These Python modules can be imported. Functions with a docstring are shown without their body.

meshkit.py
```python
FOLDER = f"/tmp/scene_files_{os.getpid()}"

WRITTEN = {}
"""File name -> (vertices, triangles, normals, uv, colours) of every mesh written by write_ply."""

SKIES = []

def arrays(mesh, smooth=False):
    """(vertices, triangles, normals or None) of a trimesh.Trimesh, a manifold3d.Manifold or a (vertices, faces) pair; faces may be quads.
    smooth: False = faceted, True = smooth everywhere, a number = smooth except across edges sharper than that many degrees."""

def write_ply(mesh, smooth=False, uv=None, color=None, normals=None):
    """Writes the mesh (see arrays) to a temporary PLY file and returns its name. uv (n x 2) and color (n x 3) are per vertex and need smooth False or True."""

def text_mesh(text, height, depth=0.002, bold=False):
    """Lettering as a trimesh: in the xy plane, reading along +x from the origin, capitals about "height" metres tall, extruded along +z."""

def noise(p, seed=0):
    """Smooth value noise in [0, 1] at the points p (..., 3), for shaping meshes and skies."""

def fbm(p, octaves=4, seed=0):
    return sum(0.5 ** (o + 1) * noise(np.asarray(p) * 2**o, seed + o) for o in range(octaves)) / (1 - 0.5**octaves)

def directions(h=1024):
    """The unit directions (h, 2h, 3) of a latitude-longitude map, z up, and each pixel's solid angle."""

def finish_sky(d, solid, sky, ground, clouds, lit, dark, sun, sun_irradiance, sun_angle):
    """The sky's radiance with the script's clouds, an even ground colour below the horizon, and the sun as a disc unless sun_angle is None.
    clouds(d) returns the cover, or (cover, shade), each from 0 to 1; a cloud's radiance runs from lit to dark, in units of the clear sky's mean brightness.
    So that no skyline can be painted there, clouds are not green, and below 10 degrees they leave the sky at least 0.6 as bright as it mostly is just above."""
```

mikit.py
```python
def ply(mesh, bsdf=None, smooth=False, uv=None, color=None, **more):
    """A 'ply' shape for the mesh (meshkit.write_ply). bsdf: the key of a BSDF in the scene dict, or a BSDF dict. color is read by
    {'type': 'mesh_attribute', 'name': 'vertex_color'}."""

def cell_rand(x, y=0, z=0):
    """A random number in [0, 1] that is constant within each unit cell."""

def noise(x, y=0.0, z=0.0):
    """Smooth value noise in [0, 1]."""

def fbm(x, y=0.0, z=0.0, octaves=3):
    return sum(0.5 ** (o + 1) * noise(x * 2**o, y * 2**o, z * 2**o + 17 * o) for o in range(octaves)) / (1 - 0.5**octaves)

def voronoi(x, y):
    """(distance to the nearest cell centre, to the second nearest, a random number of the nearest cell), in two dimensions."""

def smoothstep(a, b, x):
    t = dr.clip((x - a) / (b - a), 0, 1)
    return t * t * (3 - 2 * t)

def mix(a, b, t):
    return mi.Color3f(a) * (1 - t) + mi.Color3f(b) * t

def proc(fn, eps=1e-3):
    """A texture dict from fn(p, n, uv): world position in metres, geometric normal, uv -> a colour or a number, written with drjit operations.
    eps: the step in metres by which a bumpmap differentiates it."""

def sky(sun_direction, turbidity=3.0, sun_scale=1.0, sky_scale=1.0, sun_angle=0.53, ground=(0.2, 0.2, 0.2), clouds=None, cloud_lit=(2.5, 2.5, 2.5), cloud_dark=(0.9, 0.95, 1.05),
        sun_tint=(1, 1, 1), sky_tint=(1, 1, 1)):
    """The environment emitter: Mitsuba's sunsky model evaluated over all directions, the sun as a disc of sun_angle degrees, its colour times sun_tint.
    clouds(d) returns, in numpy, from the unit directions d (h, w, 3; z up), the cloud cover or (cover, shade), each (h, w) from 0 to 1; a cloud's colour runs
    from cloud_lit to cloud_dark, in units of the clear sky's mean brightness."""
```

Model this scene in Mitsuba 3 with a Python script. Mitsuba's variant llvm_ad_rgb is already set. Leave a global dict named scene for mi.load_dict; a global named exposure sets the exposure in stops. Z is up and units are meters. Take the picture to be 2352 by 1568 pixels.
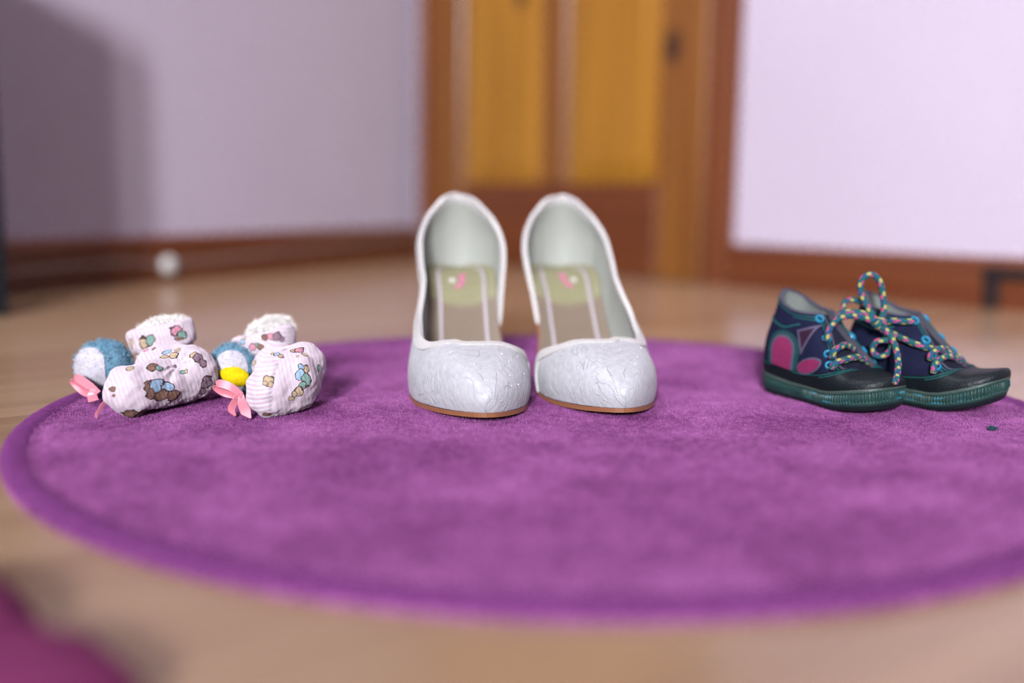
import math
import numpy as np, trimesh, shapely.geometry as sg, shapely.affinity as sa
import drjit as dr
import mitsuba as mi
import mikit, meshkit
from mikit import noise, fbm, voronoi, cell_rand, smoothstep, mix

T = mi.ScalarTransform4f
scene, labels = {}, {}
rng = np.random.default_rng(7)

# ------------------------------------------------------------------ camera
EYE = np.array([0.0, 0.0, 0.1345])
FWD = np.array([0.0, 0.98946726, -0.14475687])
UP = np.array([-0.01383625, 0.14474301, 0.98937254])
scene['camera'] = {
    'type': 'thinlens', 'fov': math.degrees(2 * math.atan(1176 / 2287.0)), 'fov_axis': 'x',
    'to_world': T().look_at(origin=EYE.tolist(), target=(EYE + FWD).tolist(), up=UP.tolist()),
    'aperture_radius': 0.0098, 'focus_distance': 0.587, 'near_clip': 0.01, 'far_clip': 50.0}

# ------------------------------------------------------------------ light
exposure = 0.68
PANE = (375.0, 382.0, 397.0)         # daylight in the two windows behind the camera
SKYPANE = (40.0, 42.0, 44.0)         # a rooflight above the left wall

# ------------------------------------------------------------------ helpers
def lin(r, g, b):
    """sRGB 0..255 to linear."""
    return [float(c / 255 / 12.92 if c <= 10 else ((c / 255 + 0.055) / 1.055) ** 2.4) for c in (r, g, b)]

def rgb(c):
    return {'type': 'rgb', 'value': list(c)}

ALBEDO, SPECULAR = 0.46, 0.54       # overall reflectance of the room's materials

def mat(key, color, rough=0.6, spec=0.4, bump=None, bump_scale=0.0003, eps=2e-4, **more):
    if callable(color):
        base = mikit.proc(lambda p, n, uv: mi.Color3f(color(p, n, uv)) * ALBEDO)
    else:
        base = rgb([c * ALBEDO for c in color])
    spec = spec * SPECULAR
    b = {'type': 'principled', 'base_color': base, 'roughness': rough, 'specular': spec, **more}
    if bump is not None:
        b = {'type': 'bumpmap', 'arbitrary': {**mikit.proc(bump, eps)}, 'scale': bump_scale, 'bsdf': b}
    scene[key] = {'type': 'twosided', 'bsdf': b}
    return key

def add(key, mesh, bsdf, smooth=False, label=None, category=None, group=None, kind=None, **kw):
    base, n = key, 0
    while key in scene:
        n += 1
        key = f'{base}_{n:03d}'
    scene[key] = mikit.ply(mesh, bsdf, smooth=smooth, **kw)
    tag(key, label, category, group, kind)
    return key

def tag(key, label=None, category=None, group=None, kind=None):
    d = {k: v for k, v in (('label', label), ('category', category), ('group', group), ('kind', kind)) if v}
    if d:
        labels[key] = d

def cat(*ms):
    V, F, n = [], [], 0
    for v, f in ms:
        V.append(np.asarray(v, float)); F.append(np.asarray(f, int) + n); n += len(v)
    return np.vstack(V), np.vstack(F)

def box(x0, x1, y0, y1, z0, z1, bevel=0.0):
    """A box with chamfered edges."""
    c = np.array([[x, y, z] for x in (x0, x1) for y in (y0, y1) for z in (z0, z1)], float)
    if bevel <= 0:
        h = trimesh.convex.convex_hull(c)
    else:
        mid = np.array([(x0 + x1) / 2, (y0 + y1) / 2, (z0 + z1) / 2])
        pts = []
        for p in c:
            s = np.sign(mid - p)
            for k in range(3):
                q = p.copy()
                for j in range(3):
                    if j != k:
                        q[j] += s[j] * bevel
                pts.append(q)
        h = trimesh.convex.convex_hull(np.array(pts))
    return np.array(h.vertices), np.array(h.faces)

def grid_faces(n, m, close_m=False):
    i, j = np.meshgrid(np.arange(n - 1), np.arange(m if close_m else m - 1), indexing='ij')
    a = (i * m + j).ravel(); b = (i * m + (j + 1) % m).ravel()
    c = ((i + 1) * m + (j + 1) % m).ravel(); d = ((i + 1) * m + j).ravel()
    return np.vstack([np.stack([a, b, c], 1), np.stack([a, c, d], 1)])

def vnormals(V, F):
    n = np.zeros_like(V)
    fn = np.cross(V[F[:, 1]] - V[F[:, 0]], V[F[:, 2]] - V[F[:, 0]])
    for k in range(3):
        np.add.at(n, F[:, k], fn)
    return n / np.maximum(np.linalg.norm(n, axis=1, keepdims=True), 1e-12)

def clip(A, F, g):
    """Keeps the part of a triangle mesh where g >= 0; A: per-vertex attribute rows (all interpolated)."""
    g = np.where(np.abs(g) < 1e-9, 1e-9, g)
    A = list([np.asarray(A)]); base = A[0]
    ins = g > 0
    k = ins[F].sum(1)
    out = [F[k == 3]]
    new_rows, cache = [], {}
    n0 = len(base)

    def cut(i, j):
        key = (i, j) if i < j else (j, i)
        if key not in cache:
            t = g[key[0]] / (g[key[0]] - g[key[1]])
            new_rows.append(base[key[0]] * (1 - t) + base[key[1]] * t)
            cache[key] = n0 + len(new_rows) - 1
        return cache[key]
    tri = []
    for f in F[(k == 1) | (k == 2)]:
        a, b, c = (int(x) for x in f)
        for _ in range(3):
            if ins[a] and not ins[b] and not ins[c]:
                tri.append((a, cut(a, b), cut(a, c))); break
            if ins[a] and ins[b] and not ins[c]:
                bc, ac = cut(b, c), cut(a, c)
                tri.append((a, b, bc)); tri.append((a, bc, ac)); break
            a, b, c = b, c, a
    rows = np.vstack([base, np.array(new_rows)]) if new_rows else base
    FF = np.vstack([out[0], np.array(tri, int)]) if tri else out[0]
    used = np.unique(FF)
    re = np.full(len(rows), -1); re[used] = np.arange(len(used))
    return rows[used], re[FF]

def shell(P, N, F, t0, t1):
    """A closed sheet between two offsets of a surface."""
    n = len(P)
    V = np.vstack([P + N * t1, P + N * t0])
    E = np.vstack([F[:, [0, 1]], F[:, [1, 2]], F[:, [2, 0]]])
    key = np.sort(E, 1)
    _, inv, cnt = np.unique(key[:, 0] * (n + 1) + key[:, 1], return_inverse=True, return_counts=True)
    B = E[cnt[inv] == 1]
    rim = np.vstack([np.stack([B[:, 0], B[:, 0] + n, B[:, 1] + n], 1), np.stack([B[:, 0], B[:, 1] + n, B[:, 1]], 1)])
    return V, np.vstack([F, F[:, ::-1] + n, rim])

def interp(x, table):
    t = np.array(table, float)
    from scipy.interpolate import PchipInterpolator
    return PchipInterpolator(t[:, 0], t[:, 1], extrapolate=True)(np.clip(x, t[0, 0], t[-1, 0]))

def sst(a, b, x):
    t = np.clip((x - a) / (b - a), 0, 1)
    return t * t * (3 - 2 * t)

def smax(a, b, k):
    h = np.clip(0.5 + 0.5 * (a - b) / k, 0, 1)
    return b * (1 - h) + a * h + k * h * (1 - h)

def smin(a, b, k):
    return -smax(-a, -b, k)

def curve(pts, n, closed=False):
    """A smooth curve through points (Catmull-Rom), evenly resampled to n points."""
    p = np.asarray(pts, float)
    q = np.vstack([p[-1:], p, p[:2]]) if closed else np.vstack([2 * p[:1] - p[1:2], p, 2 * p[-1:] - p[-2:-1]])
    out = []
    for i in range(1, len(q) - 2):
        t = np.linspace(0, 1, 24, endpoint=False)[:, None]
        a, b, c, d = q[i - 1], q[i], q[i + 1], q[i + 2]
        out.append(0.5 * (2 * b + (c - a) * t + (2 * a - 5 * b + 4 * c - d) * t ** 2 + (3 * b - a - 3 * c + d) * t ** 3))
    out = np.vstack(out + [q[-2:-1]])
    L = np.concatenate([[0], np.cumsum(np.linalg.norm(np.diff(out, axis=0), axis=1))])
    s = np.linspace(0, L[-1], n)
    return np.stack([np.interp(s, L, out[:, k]) for k in range(out.shape[1])], 1)

def frames(c):
    t = np.gradient(c, axis=0); t /= np.linalg.norm(t, axis=1, keepdims=True)
    n = np.zeros_like(c)
    a = np.cross(t[0], [0, 0, 1.0])
    if np.linalg.norm(a) < 1e-3:
        a = np.cross(t[0], [0, 1.0, 0])
    n[0] = a / np.linalg.norm(a)
    for i in range(1, len(c)):
        v = n[i - 1] - t[i] * (n[i - 1] @ t[i])
        n[i] = v / np.linalg.norm(v)
    return t, n, np.cross(t, n)

def tube(pts, radius, n=None, m=10, taper=None):
    """A round tube with caps along a smooth curve; uv = (metres along, turns around)."""
    p = np.asarray(pts, float)
    if n is None:
        n = max(8, int(np.linalg.norm(np.diff(p, axis=0), axis=1).sum() / (radius * 0.7)))
    c = curve(p, n)
    t, a, b = frames(c)
    r = np.full(n, radius) if taper is None else radius * np.interp(np.linspace(0, 1, n), *zip(*taper))
    th = np.linspace(0, 2 * np.pi, m + 1)
    V = c[:, None] + r[:, None, None] * (np.cos(th)[None, :, None] * a[:, None] + np.sin(th)[None, :, None] * b[:, None])
    L = np.concatenate([[0], np.cumsum(np.linalg.norm(np.diff(c, axis=0), axis=1))])
    uv = np.stack(np.broadcast_arrays(L[:, None], (th / (2 * np.pi))[None]), -1)
    V, uv = V.reshape(-1, 3), uv.reshape(-1, 2)
    F = grid_faces(n, m + 1)
    k = len(V)
    V = np.vstack([V, c[:1] - t[:1] * r[0] * 0.6, c[-1:] + t[-1:] * r[-1] * 0.6]); uv = np.vstack([uv, [[0, 0]], [[L[-1], 0]]])
    i = np.arange(m)
    F = np.vstack([F, np.stack([np.full(m, k), i + 1, i], 1), np.stack([np.full(m, k + 1), (n - 1) * (m + 1) + i, (n - 1) * (m + 1) + i + 1], 1)])
    return V, F[:, ::-1], uv

def ribbon(pts, width_dirs, w, thick=0.0004, n=60):
    """A flat band along a curve; width_dirs: across direction at each control point."""
    c = curve(pts, n); d = curve(width_dirs, n)
    t = np.gradient(c, axis=0); t /= np.linalg.norm(t, axis=1, keepdims=True)
    d -= t * (d * t).sum(1, keepdims=True); d /= np.linalg.norm(d, axis=1, keepdims=True)
    w = np.interp(np.linspace(0, 1, n), np.linspace(0, 1, len(w)), w) if np.ndim(w) else np.full(n, w)
    P = np.stack([c + d * (w * k)[:, None] for k in np.linspace(-0.5, 0.5, 5)], 1).reshape(-1, 3)
    F = grid_faces(n, 5)
    return shell(P, vnormals(P, F), F, -thick / 2, thick / 2)

def lathe(profile, n=96):
    p = np.asarray(profile, float)
    th = np.linspace(0, 2 * np.pi, n, endpoint=False)
    V = np.stack([p[:, None, 0] * np.cos(th), p[:, None, 0] * np.sin(th), np.broadcast_to(p[:, None, 1], (len(p), n))], -1).reshape(-1, 3)
    return V, grid_faces(len(p), n, True)[:, ::-1]

def surface_nets(fn, lo, hi, step):
    """Mesh of fn(points) = 0 (negative inside)."""
    lo, hi = np.asarray(lo, float), np.asarray(hi, float)
    n = np.ceil((hi - lo) / step).astype(int) + 1
    ax = [lo[k] + step * np.arange(n[k]) for k in range(3)]
    G = np.stack(np.meshgrid(*ax, indexing='ij'), -1)
    D = fn(G.reshape(-1, 3)).reshape(n)
    S = D < 0
    acc = np.zeros((*(n - 1), 3)); cnt = np.zeros(n - 1)
    quads = []
    idx = np.full(n - 1, -1)
    corner = [(a, b, c) for a in (0, 1) for b in (0, 1) for c in (0, 1)]
    sl = lambda o: tuple(slice(o[k], n[k] - 1 + o[k]) for k in range(3))
    for p in corner:
        for k in range(3):
            if p[k] == 0:
                q = list(p); q[k] = 1
                d0, d1 = D[sl(p)], D[sl(q)]
                x = (d0 < 0) != (d1 < 0)
                t = np.where(x, d0 / np.where(x, d0 - d1, 1), 0)
                P = G[sl(p)].copy(); P[..., k] += t * step
                acc += np.where(x[..., None], P, 0); cnt += x
    act = cnt > 0
    idx[act] = np.arange(act.sum())
    V = acc[act] / cnt[act][:, None]
    for k in range(3):
        a, b = [j for j in range(3) if j != k]
        o = [1, 1, 1]; o[k] = 0
        r = [slice(1, n[j] - 1) for j in range(3)]; r[k] = slice(0, n[k] - 1)
        r2 = list(r); r2[k] = slice(1, n[k])
        s0, s1 = S[tuple(r)], S[tuple(r2)]
        I = np.argwhere(s0 != s1)
        flip = s1[s0 != s1]
        I = I + np.array(o)

        def at(da, db):
            J = I.copy(); J[:, a] -= da; J[:, b] -= db
            return idx[J[:, 0], J[:, 1], J[:, 2]]
        q = np.stack([at(1, 1), at(0, 1), at(0, 0), at(1, 0)], 1)
        if k == 1:
            flip = ~flip
        q[flip] = q[flip][:, ::-1]
        quads.append(q)
    Q = np.vstack(quads)
    for _ in range(3):
        h = step * 0.25
        d = fn(V)
        gr = np.stack([(fn(V + np.eye(3)[k] * h) - fn(V - np.eye(3)[k] * h)) / (2 * h) for k in range(3)], -1)
        V = V - np.clip(d / np.maximum((gr ** 2).sum(-1), 0.05), -step, step)[:, None] * gr * 0.8
    return V, np.vstack([Q[:, [0, 1, 2]], Q[:, [0, 2, 3]]])

def sd_ellipsoid(p, c, r, R=None):
    q = p - np.asarray(c)
    if R is not None:
        q = q @ R
    r = np.asarray(r, float)
    k0 = np.linalg.norm(q / r, axis=-1); k1 = np.linalg.norm(q / r ** 2, axis=-1)
    return k0 * (k0 - 1) / np.maximum(k1, 1e-9)

def sd_capsule(p, a, b, ra, rb):
    a, b = np.asarray(a, float), np.asarray(b, float)
    h = np.clip((p - a) @ (b - a) / ((b - a) @ (b - a)), 0, 1)
    return np.linalg.norm(p - a - h[:, None] * (b - a), axis=-1) - (ra + (rb - ra) * h)

def rot(ax, deg):
    return trimesh.transformations.rotation_matrix(math.radians(deg), ax)[:3, :3]

# ------------------------------------------------------------------ room
C = np.array([-0.20726475, 2.12260421, 0.0])        # the corner left of the door
DD = np.array([0.6961345, -0.71791139, 0.0])        # along the door wall
DL = np.array([-0.45597096, -0.88999465, 0.0])      # along the left wall, towards the camera
ND = np.array([-0.71791139, -0.6961345, 0.0])       # door wall, into the room
NL = np.array([0.88999465, -0.45597096, 0.0])       # left wall, into the room
Z = np.array([0, 0, 1.0])
ROOM_H = 2.5

def on_wall(M, d, n, org=C):
    """From (along, out of the wall, up) to the room."""
    V, F = M[0], M[1]
    W = org + V[:, :1] * d + V[:, 1:2] * n + V[:, 2:] * Z
    return W, (F if np.cross(d, n)[2] > 0 else F[:, ::-1])

def wall_paint(p, n, uv):
    k = 0.97 + 0.06 * fbm(p.x * 7, p.y * 7, p.z * 7, 3)
    return mi.Color3f(0.58, 0.485, 0.60) * k
mat('pink_paint', wall_paint, 0.75, 0.3, bump=lambda p, n, uv: fbm(p.x * 160, p.y * 160, p.z * 160, 2), bump_scale=0.0004, eps=1e-3)
mat('ceiling_wood', [0.10, 0.095, 0.10], 0.9, 0.2)
mat('plum_paint', [0.085, 0.07, 0.095], 0.8, 0.3)

def floor_wood(p, n, uv):
    a = p.x * 0.79 + p.y * 0.61
    b = p.x * -0.61 + p.y * 0.79
    row = dr.floor(b / 0.128)
    col = dr.floor((a + cell_rand(row, 3) * 1.1) / 1.28)
    r = cell_rand(row, col, 5)
    g = fbm(a * 2.2 + r * 40, b * 46, r * 9, 4)
    fine = noise(a * 14, b * 420, 3)
    c = mix(mi.Color3f(0.265, 0.152, 0.088), mi.Color3f(0.385, 0.245, 0.150), smoothstep(0.25, 0.75, g) * 0.7 + 0.3 * r)
    e = dr.minimum(dr.abs(b / 0.128 - dr.floor(b / 0.128 + 0.5)) * 0.128, 1.0)
    return c * (0.94 + 0.1 * fine) * mix(mi.Color3f(0.72), mi.Color3f(1), smoothstep(0.0004, 0.0011, e))
mat('floor_laminate', floor_wood, 0.2, 1.0)

def pine(dark, light, along=2, sx=1.0, knots=()):
    """Varnished pine whose grain runs along one axis of the room (2: upright)."""
    def f(p, n, uv):
        u = (p.x * 0.6961345 - p.y * 0.71791139)
        w = u if along == 2 else p.z
        l = p.z if along == 2 else u
        for (ku, kz, kr) in knots:
            d = dr.sqrt(dr.square((w - ku) / kr) + dr.square((l - kz) / (kr * 1.8)))
            w = w + dr.exp(-d) * kr * 0.8
        g = 0.55 * fbm(w * 60 * sx, l * 2.4, 4.0, 4) + 0.45 * fbm(w * 13, l * 3.2, 8.0, 2)
        ring = 0.5 + 0.5 * dr.sin(w * 420 * sx + 9 * fbm(w * 14, l * 1.7, 2.0, 3))
        c = mix(mi.Color3f(dark), mi.Color3f(light), dr.clip(0.62 * smoothstep(0.2, 0.8, g) + 0.38 * ring, 0, 1))
        for (ku, kz, kr) in knots:
            wu = u if along == 2 else p.z
            ll = p.z if along == 2 else u
            d = dr.sqrt(dr.square((wu - ku) / kr) + dr.square((ll - kz) / (kr * 1.6)))
            c = mix(mi.Color3f(0.055, 0.022, 0.012), c, smoothstep(0.55, 1.2, d))
        return c
    return f
U0 = float(C[0] * 0.6961345 - C[1] * 0.71791139)
mat('door_stile_wood', pine((0.15, 0.048, 0.011), (0.27, 0.098, 0.020), knots=[(U0 + 0.668, 0.372, 0.019)]), 0.32, 0.5)
mat('door_panel_wood', pine((0.28, 0.10, 0.010), (0.43, 0.19, 0.022), sx=0.6, knots=[(U0 + 0.318, 0.497, 0.016)]), 0.32, 0.5)
mat('door_rail_wood', pine((0.105, 0.026, 0.010), (0.17, 0.046, 0.014), along=0), 0.35, 0.5)
mat('casing_wood', pine((0.12, 0.030, 0.010), (0.20, 0.054, 0.015)), 0.34, 0.5)
mat('baseboard_wood', pine((0.10, 0.024, 0.010), (0.17, 0.045, 0.014), along=0), 0.35, 0.5)
mat('brass', [0.62, 0.42, 0.16], 0.28, 0.5, metallic=1.0)

A_ = C + 4.75 * DL
B_ = C + 3.4 * DD
D_ = A_ + (B_ - C)
th = 0.12
def wall(key, p, q, out, holes=(), paint='pink_paint'):
    d = (q - p); L = np.linalg.norm(d); d /= L
    if not holes:
        M = box(-th, L + th, 0, th, -0.1, ROOM_H)
    else:
        poly = sg.box(-th, -0.1, L + th, ROOM_H)
        for h in holes:
            poly = poly.difference(sg.box(*h))
        m = trimesh.creation.extrude_polygon(poly, th, engine='earcut')
        V = np.array(m.vertices)
        M = (np.stack([V[:, 0], V[:, 2], V[:, 1]], 1), np.array(m.faces))
    return add(key, on_wall(M, d, out, p), paint, kind='structure')

wall('wall_left', C, A_, -NL)
wall('wall_back', C, B_, -ND)
wall('wall_right', B_, D_, NL, paint='plum_paint')
# windows in the wall behind the camera: (from, to, sill, head) along it from A_
def along_front(x):
    """Where the upright plane x = const meets the front wall."""
    return (x - A_[0]) / DD[0]
wins = [(along_front(-0.63) - 0.23, along_front(-0.63) + 0.23), (along_front(-0.20) - 0.23, along_front(-0.20) + 0.23)]
SILL, HEAD = 1.20, 2.12
wall('wall_front', A_, D_, ND, [(a, SILL, b, HEAD) for a, b in wins], 'plum_paint')
fl = np.array([A_, D_, B_, C]); cen = fl.mean(0)
fl = cen + (fl - cen) * 1.08
def slab(z0, z1):
    h = trimesh.convex.convex_hull(np.vstack([fl + [0, 0, z0], fl + [0, 0, z1]]))
    return np.array(h.vertices), np.array(h.faces)
add('floor', slab(-0.05, 0.0), 'floor_laminate', kind='structure')
SKY0 = C + 1.15 * DL + 0.03 * NL                    # rooflight: its corner, along the left wall, out of it
SKY_L, SKY_W = 0.95, 0.42
sk = [SKY0, SKY0 + SKY_L * DL, SKY0 + SKY_L * DL + SKY_W * NL, SKY0 + SKY_W * NL]
cpoly = sg.Polygon([p[:2] for p in fl]).difference(sg.Polygon([p[:2] for p in sk]))
m = trimesh.creation.extrude_polygon(cpoly, 0.05, engine='earcut')
add('ceiling', (np.array(m.vertices) + [0, 0, ROOM_H], np.array(m.faces)), 'ceiling_wood', kind='structure')
mat('window_white', [0.8, 0.8, 0.78], 0.4, 0.5)
scene['window_daylight'] = {'type': 'diffuse', 'reflectance': rgb([0.6, 0.6, 0.6])}
for i, (a, b) in enumerate(wins):
    k = f'window_{i + 1}'
    fr = 0.04
    parts = [box(a, a + fr, 0.02, 0.09, SILL, HEAD, 0.004), box(b - fr, b, 0.02, 0.09, SILL, HEAD, 0.004),
             box(a + fr, b - fr, 0.02, 0.09, SILL, SILL + fr, 0.004), box(a + fr, b - fr, 0.02, 0.09, HEAD - fr, HEAD, 0.004)]
    for m in parts:
        add(f'{k}__frame', on_wall(m, DD, ND, A_), 'window_white')
    tag(k, kind='structure')
    m = on_wall((np.array([[a + fr, 0.06, SILL + fr], [b - fr, 0.06, SILL + fr], [b - fr, 0.06, HEAD - fr], [a + fr, 0.06, HEAD - fr]]), np.array([[0, 1, 2], [0, 2, 3]])), DD, ND, A_)
    nrm = np.cross(*(m[0][m[1][0][i]] - m[0][m[1][0][0]] for i in (1, 2)))
    if nrm @ ND > 0:
        m = (m[0], m[1][:, ::-1])
    scene[f'{k}__pane'] = mikit.ply(m, 'window_daylight', emitter={'type': 'area', 'radiance': rgb([c * (1.32, 0.68)[i] for c in PANE])})
    add(f'{k}__window_sill', on_wall(box(a - 0.03, b + 0.03, -0.06, 0.02, SILL - 0.03, SILL - 0.002, 0.004), DD, ND, A_), 'window_white')

tag('window_3', kind='structure')
f4 = 0.05
for m in (box(0, SKY_L, 0, f4, 0.0, 0.06, 0.003), box(0, SKY_L, SKY_W - f4, SKY_W, 0.0, 0.06, 0.003), box(0, f4, f4, SKY_W - f4, 0.0, 0.06, 0.003), box(SKY_L - f4, SKY_L, f4, SKY_W - f4, 0.0, 0.06, 0.003)):
    add('window_3__frame', on_wall(m, DL, NL, SKY0 + [0, 0, ROOM_H]), 'window_white')
m = on_wall((np.array([[f4, f4, 0.04], [SKY_L - f4, f4, 0.04], [SKY_L - f4, SKY_W - f4, 0.04], [f4, SKY_W - f4, 0.04]]), np.array([[0, 1, 2], [0, 2, 3]])), DL, NL, SKY0 + [0, 0, ROOM_H])
if np.cross(*(m[0][m[1][0][i]] - m[0][m[1][0][0]] for i in (1, 2)))[2] > 0:
    m = (m[0], m[1][:, ::-1])
scene['window_3__pane'] = mikit.ply(m, 'window_daylight', emitter={'type': 'area', 'radiance': rgb(SKYPANE)})

# baseboards: a board with a rounded-over top edge and a groove
def baseboard(key, t0, t1, d, n, h=0.066, mat_='baseboard_wood'):
    prof = [(0, 0), (0.017, 0), (0.017, h * 0.60), (0.0155, h * 0.63), (0.0155, h * 0.66), (0.017, h * 0.69), (0.017, h - 0.012), (0.0145, h - 0.005), (0.009, h - 0.001), (0, h)]
    m = trimesh.creation.extrude_polygon(sg.Polygon(prof), t1 - t0, engine='earcut')
    V = np.array(m.vertices)
    add(key, on_wall((np.stack([V[:, 2] + t0, V[:, 0], V[:, 1]], 1), np.array(m.faces)[:, ::-1]), d, n), mat_, smooth=25, kind='structure')
baseboard('baseboard_left', 0.02, 4.6, DL, NL, 0.069)
baseboard('baseboard_back', 0.792, 1.186, DD, ND)
baseboard('baseboard_back_001', 1.1885, 3.3, DD, ND, 0.0665)

# the door: casing, stiles, rails, panels
k = 'door_1'
tag(k, kind='structure')
DH = 2.03
def dpart(name, m, bsdf, smooth=False):
    return add(f'{k}__{name}', on_wall(m, DD, ND), bsdf, smooth=smooth)
def casing(t0, t1):
    prof = [(t0, 0), (t0, 0.012), (t0 + 0.006, 0.018), (t0 + (t1 - t0) * 0.35, 0.021), (t0 + (t1 - t0) * 0.42, 0.016), (t0 + (t1 - t0) * 0.5, 0.021), (t1 - 0.012, 0.021), (t1 - 0.003, 0.017), (t1, 0.010), (t1, 0)]
    m = trimesh.creation.extrude_polygon(sg.Polygon(prof), DH + 0.08, engine='earcut')
    return np.array(m.vertices), np.array(m.faces)
dpart('casing', casing(0.022, 0.076), 'casing_wood', 25)
dpart('casing', casing(0.736, 0.790), 'casing_wood', 25)
dpart('casing', box(0.022, 0.790, 0.0, 0.021, DH + 0.0805, DH + 0.14, 0.003), 'casing_wood')
dpart('stile', box(0.0785, 0.158, 0.001, 0.012, 0.0015, DH, 0.002), 'door_stile_wood')
dpart('stile', box(0.645, 0.7335, 0.001, 0.012, 0.0015, DH, 0.002), 'door_stile_wood')
dpart('rail', box(0.1585, 0.6445, 0.001, 0.0115, 0.0015, 0.158, 0.002), 'door_rail_wood')
dpart('rail', box(0.1585, 0.6445, 0.001, 0.0115, 1.02, 1.16, 0.002), 'door_rail_wood')
dpart('rail', box(0.1585, 0.6445, 0.001, 0.0115, DH - 0.14, DH, 0.002), 'door_rail_wood')
def panel(t0, t1, z0, z1):
    """A raised panel with sloping sides."""
    b, lo, hi = 0.034, 0.002, 0.0095
    V = []
    for ins, y in ((0, 0.0005), (0, lo), (b, hi)):
        V += [[t0 + ins, y, z0 + ins], [t1 - ins, y, z0 + ins], [t1 - ins, y, z1 - ins], [t0 + ins, y, z1 - ins]]
    F = [[0, 3, 2], [0, 2, 1], [8, 9, 10], [8, 10, 11]]
    for l in (0, 4):
        for i in range(4):
            j = (i + 1) % 4
            F += [[l + i, l + j, l + 4 + j], [l + i, l + 4 + j, l + 4 + i]]
    return np.array(V), np.array(F)
for z0, z1 in ((0.1585, 1.0195), (1.1605, DH - 0.1405)):
    dpart('muntin', box(0.375, 0.438, 0.001, 0.0115, z0, z1, 0.002), 'door_stile_wood')
    dpart('panel', panel(0.159, 0.3745, z0, z1), 'door_panel_wood')
    dpart('panel', panel(0.4385, 0.644, z0, z1), 'door_panel_wood')
hb = sa.scale(sg.Point(0, 0).buffer(0.02), 1, 3.4)
m = trimesh.creation.extrude_polygon(hb, 0.005, engine='earcut'); V = np.array(m.vertices)
dpart('handle', (np.stack([V[:, 0] + 0.688, V[:, 2] + 0.0122, V[:, 1] + 1.0], 1), np.array(m.faces)), 'brass')
hv, hf, _ = tube([[0.688, 0.017, 1.0], [0.688, 0.05, 1.0], [0.67, 0.062, 1.0], [0.60, 0.062, 0.998], [0.575, 0.06, 0.996]], 0.008)
dpart('handle', (hv, hf), 'brass', True)

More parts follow.
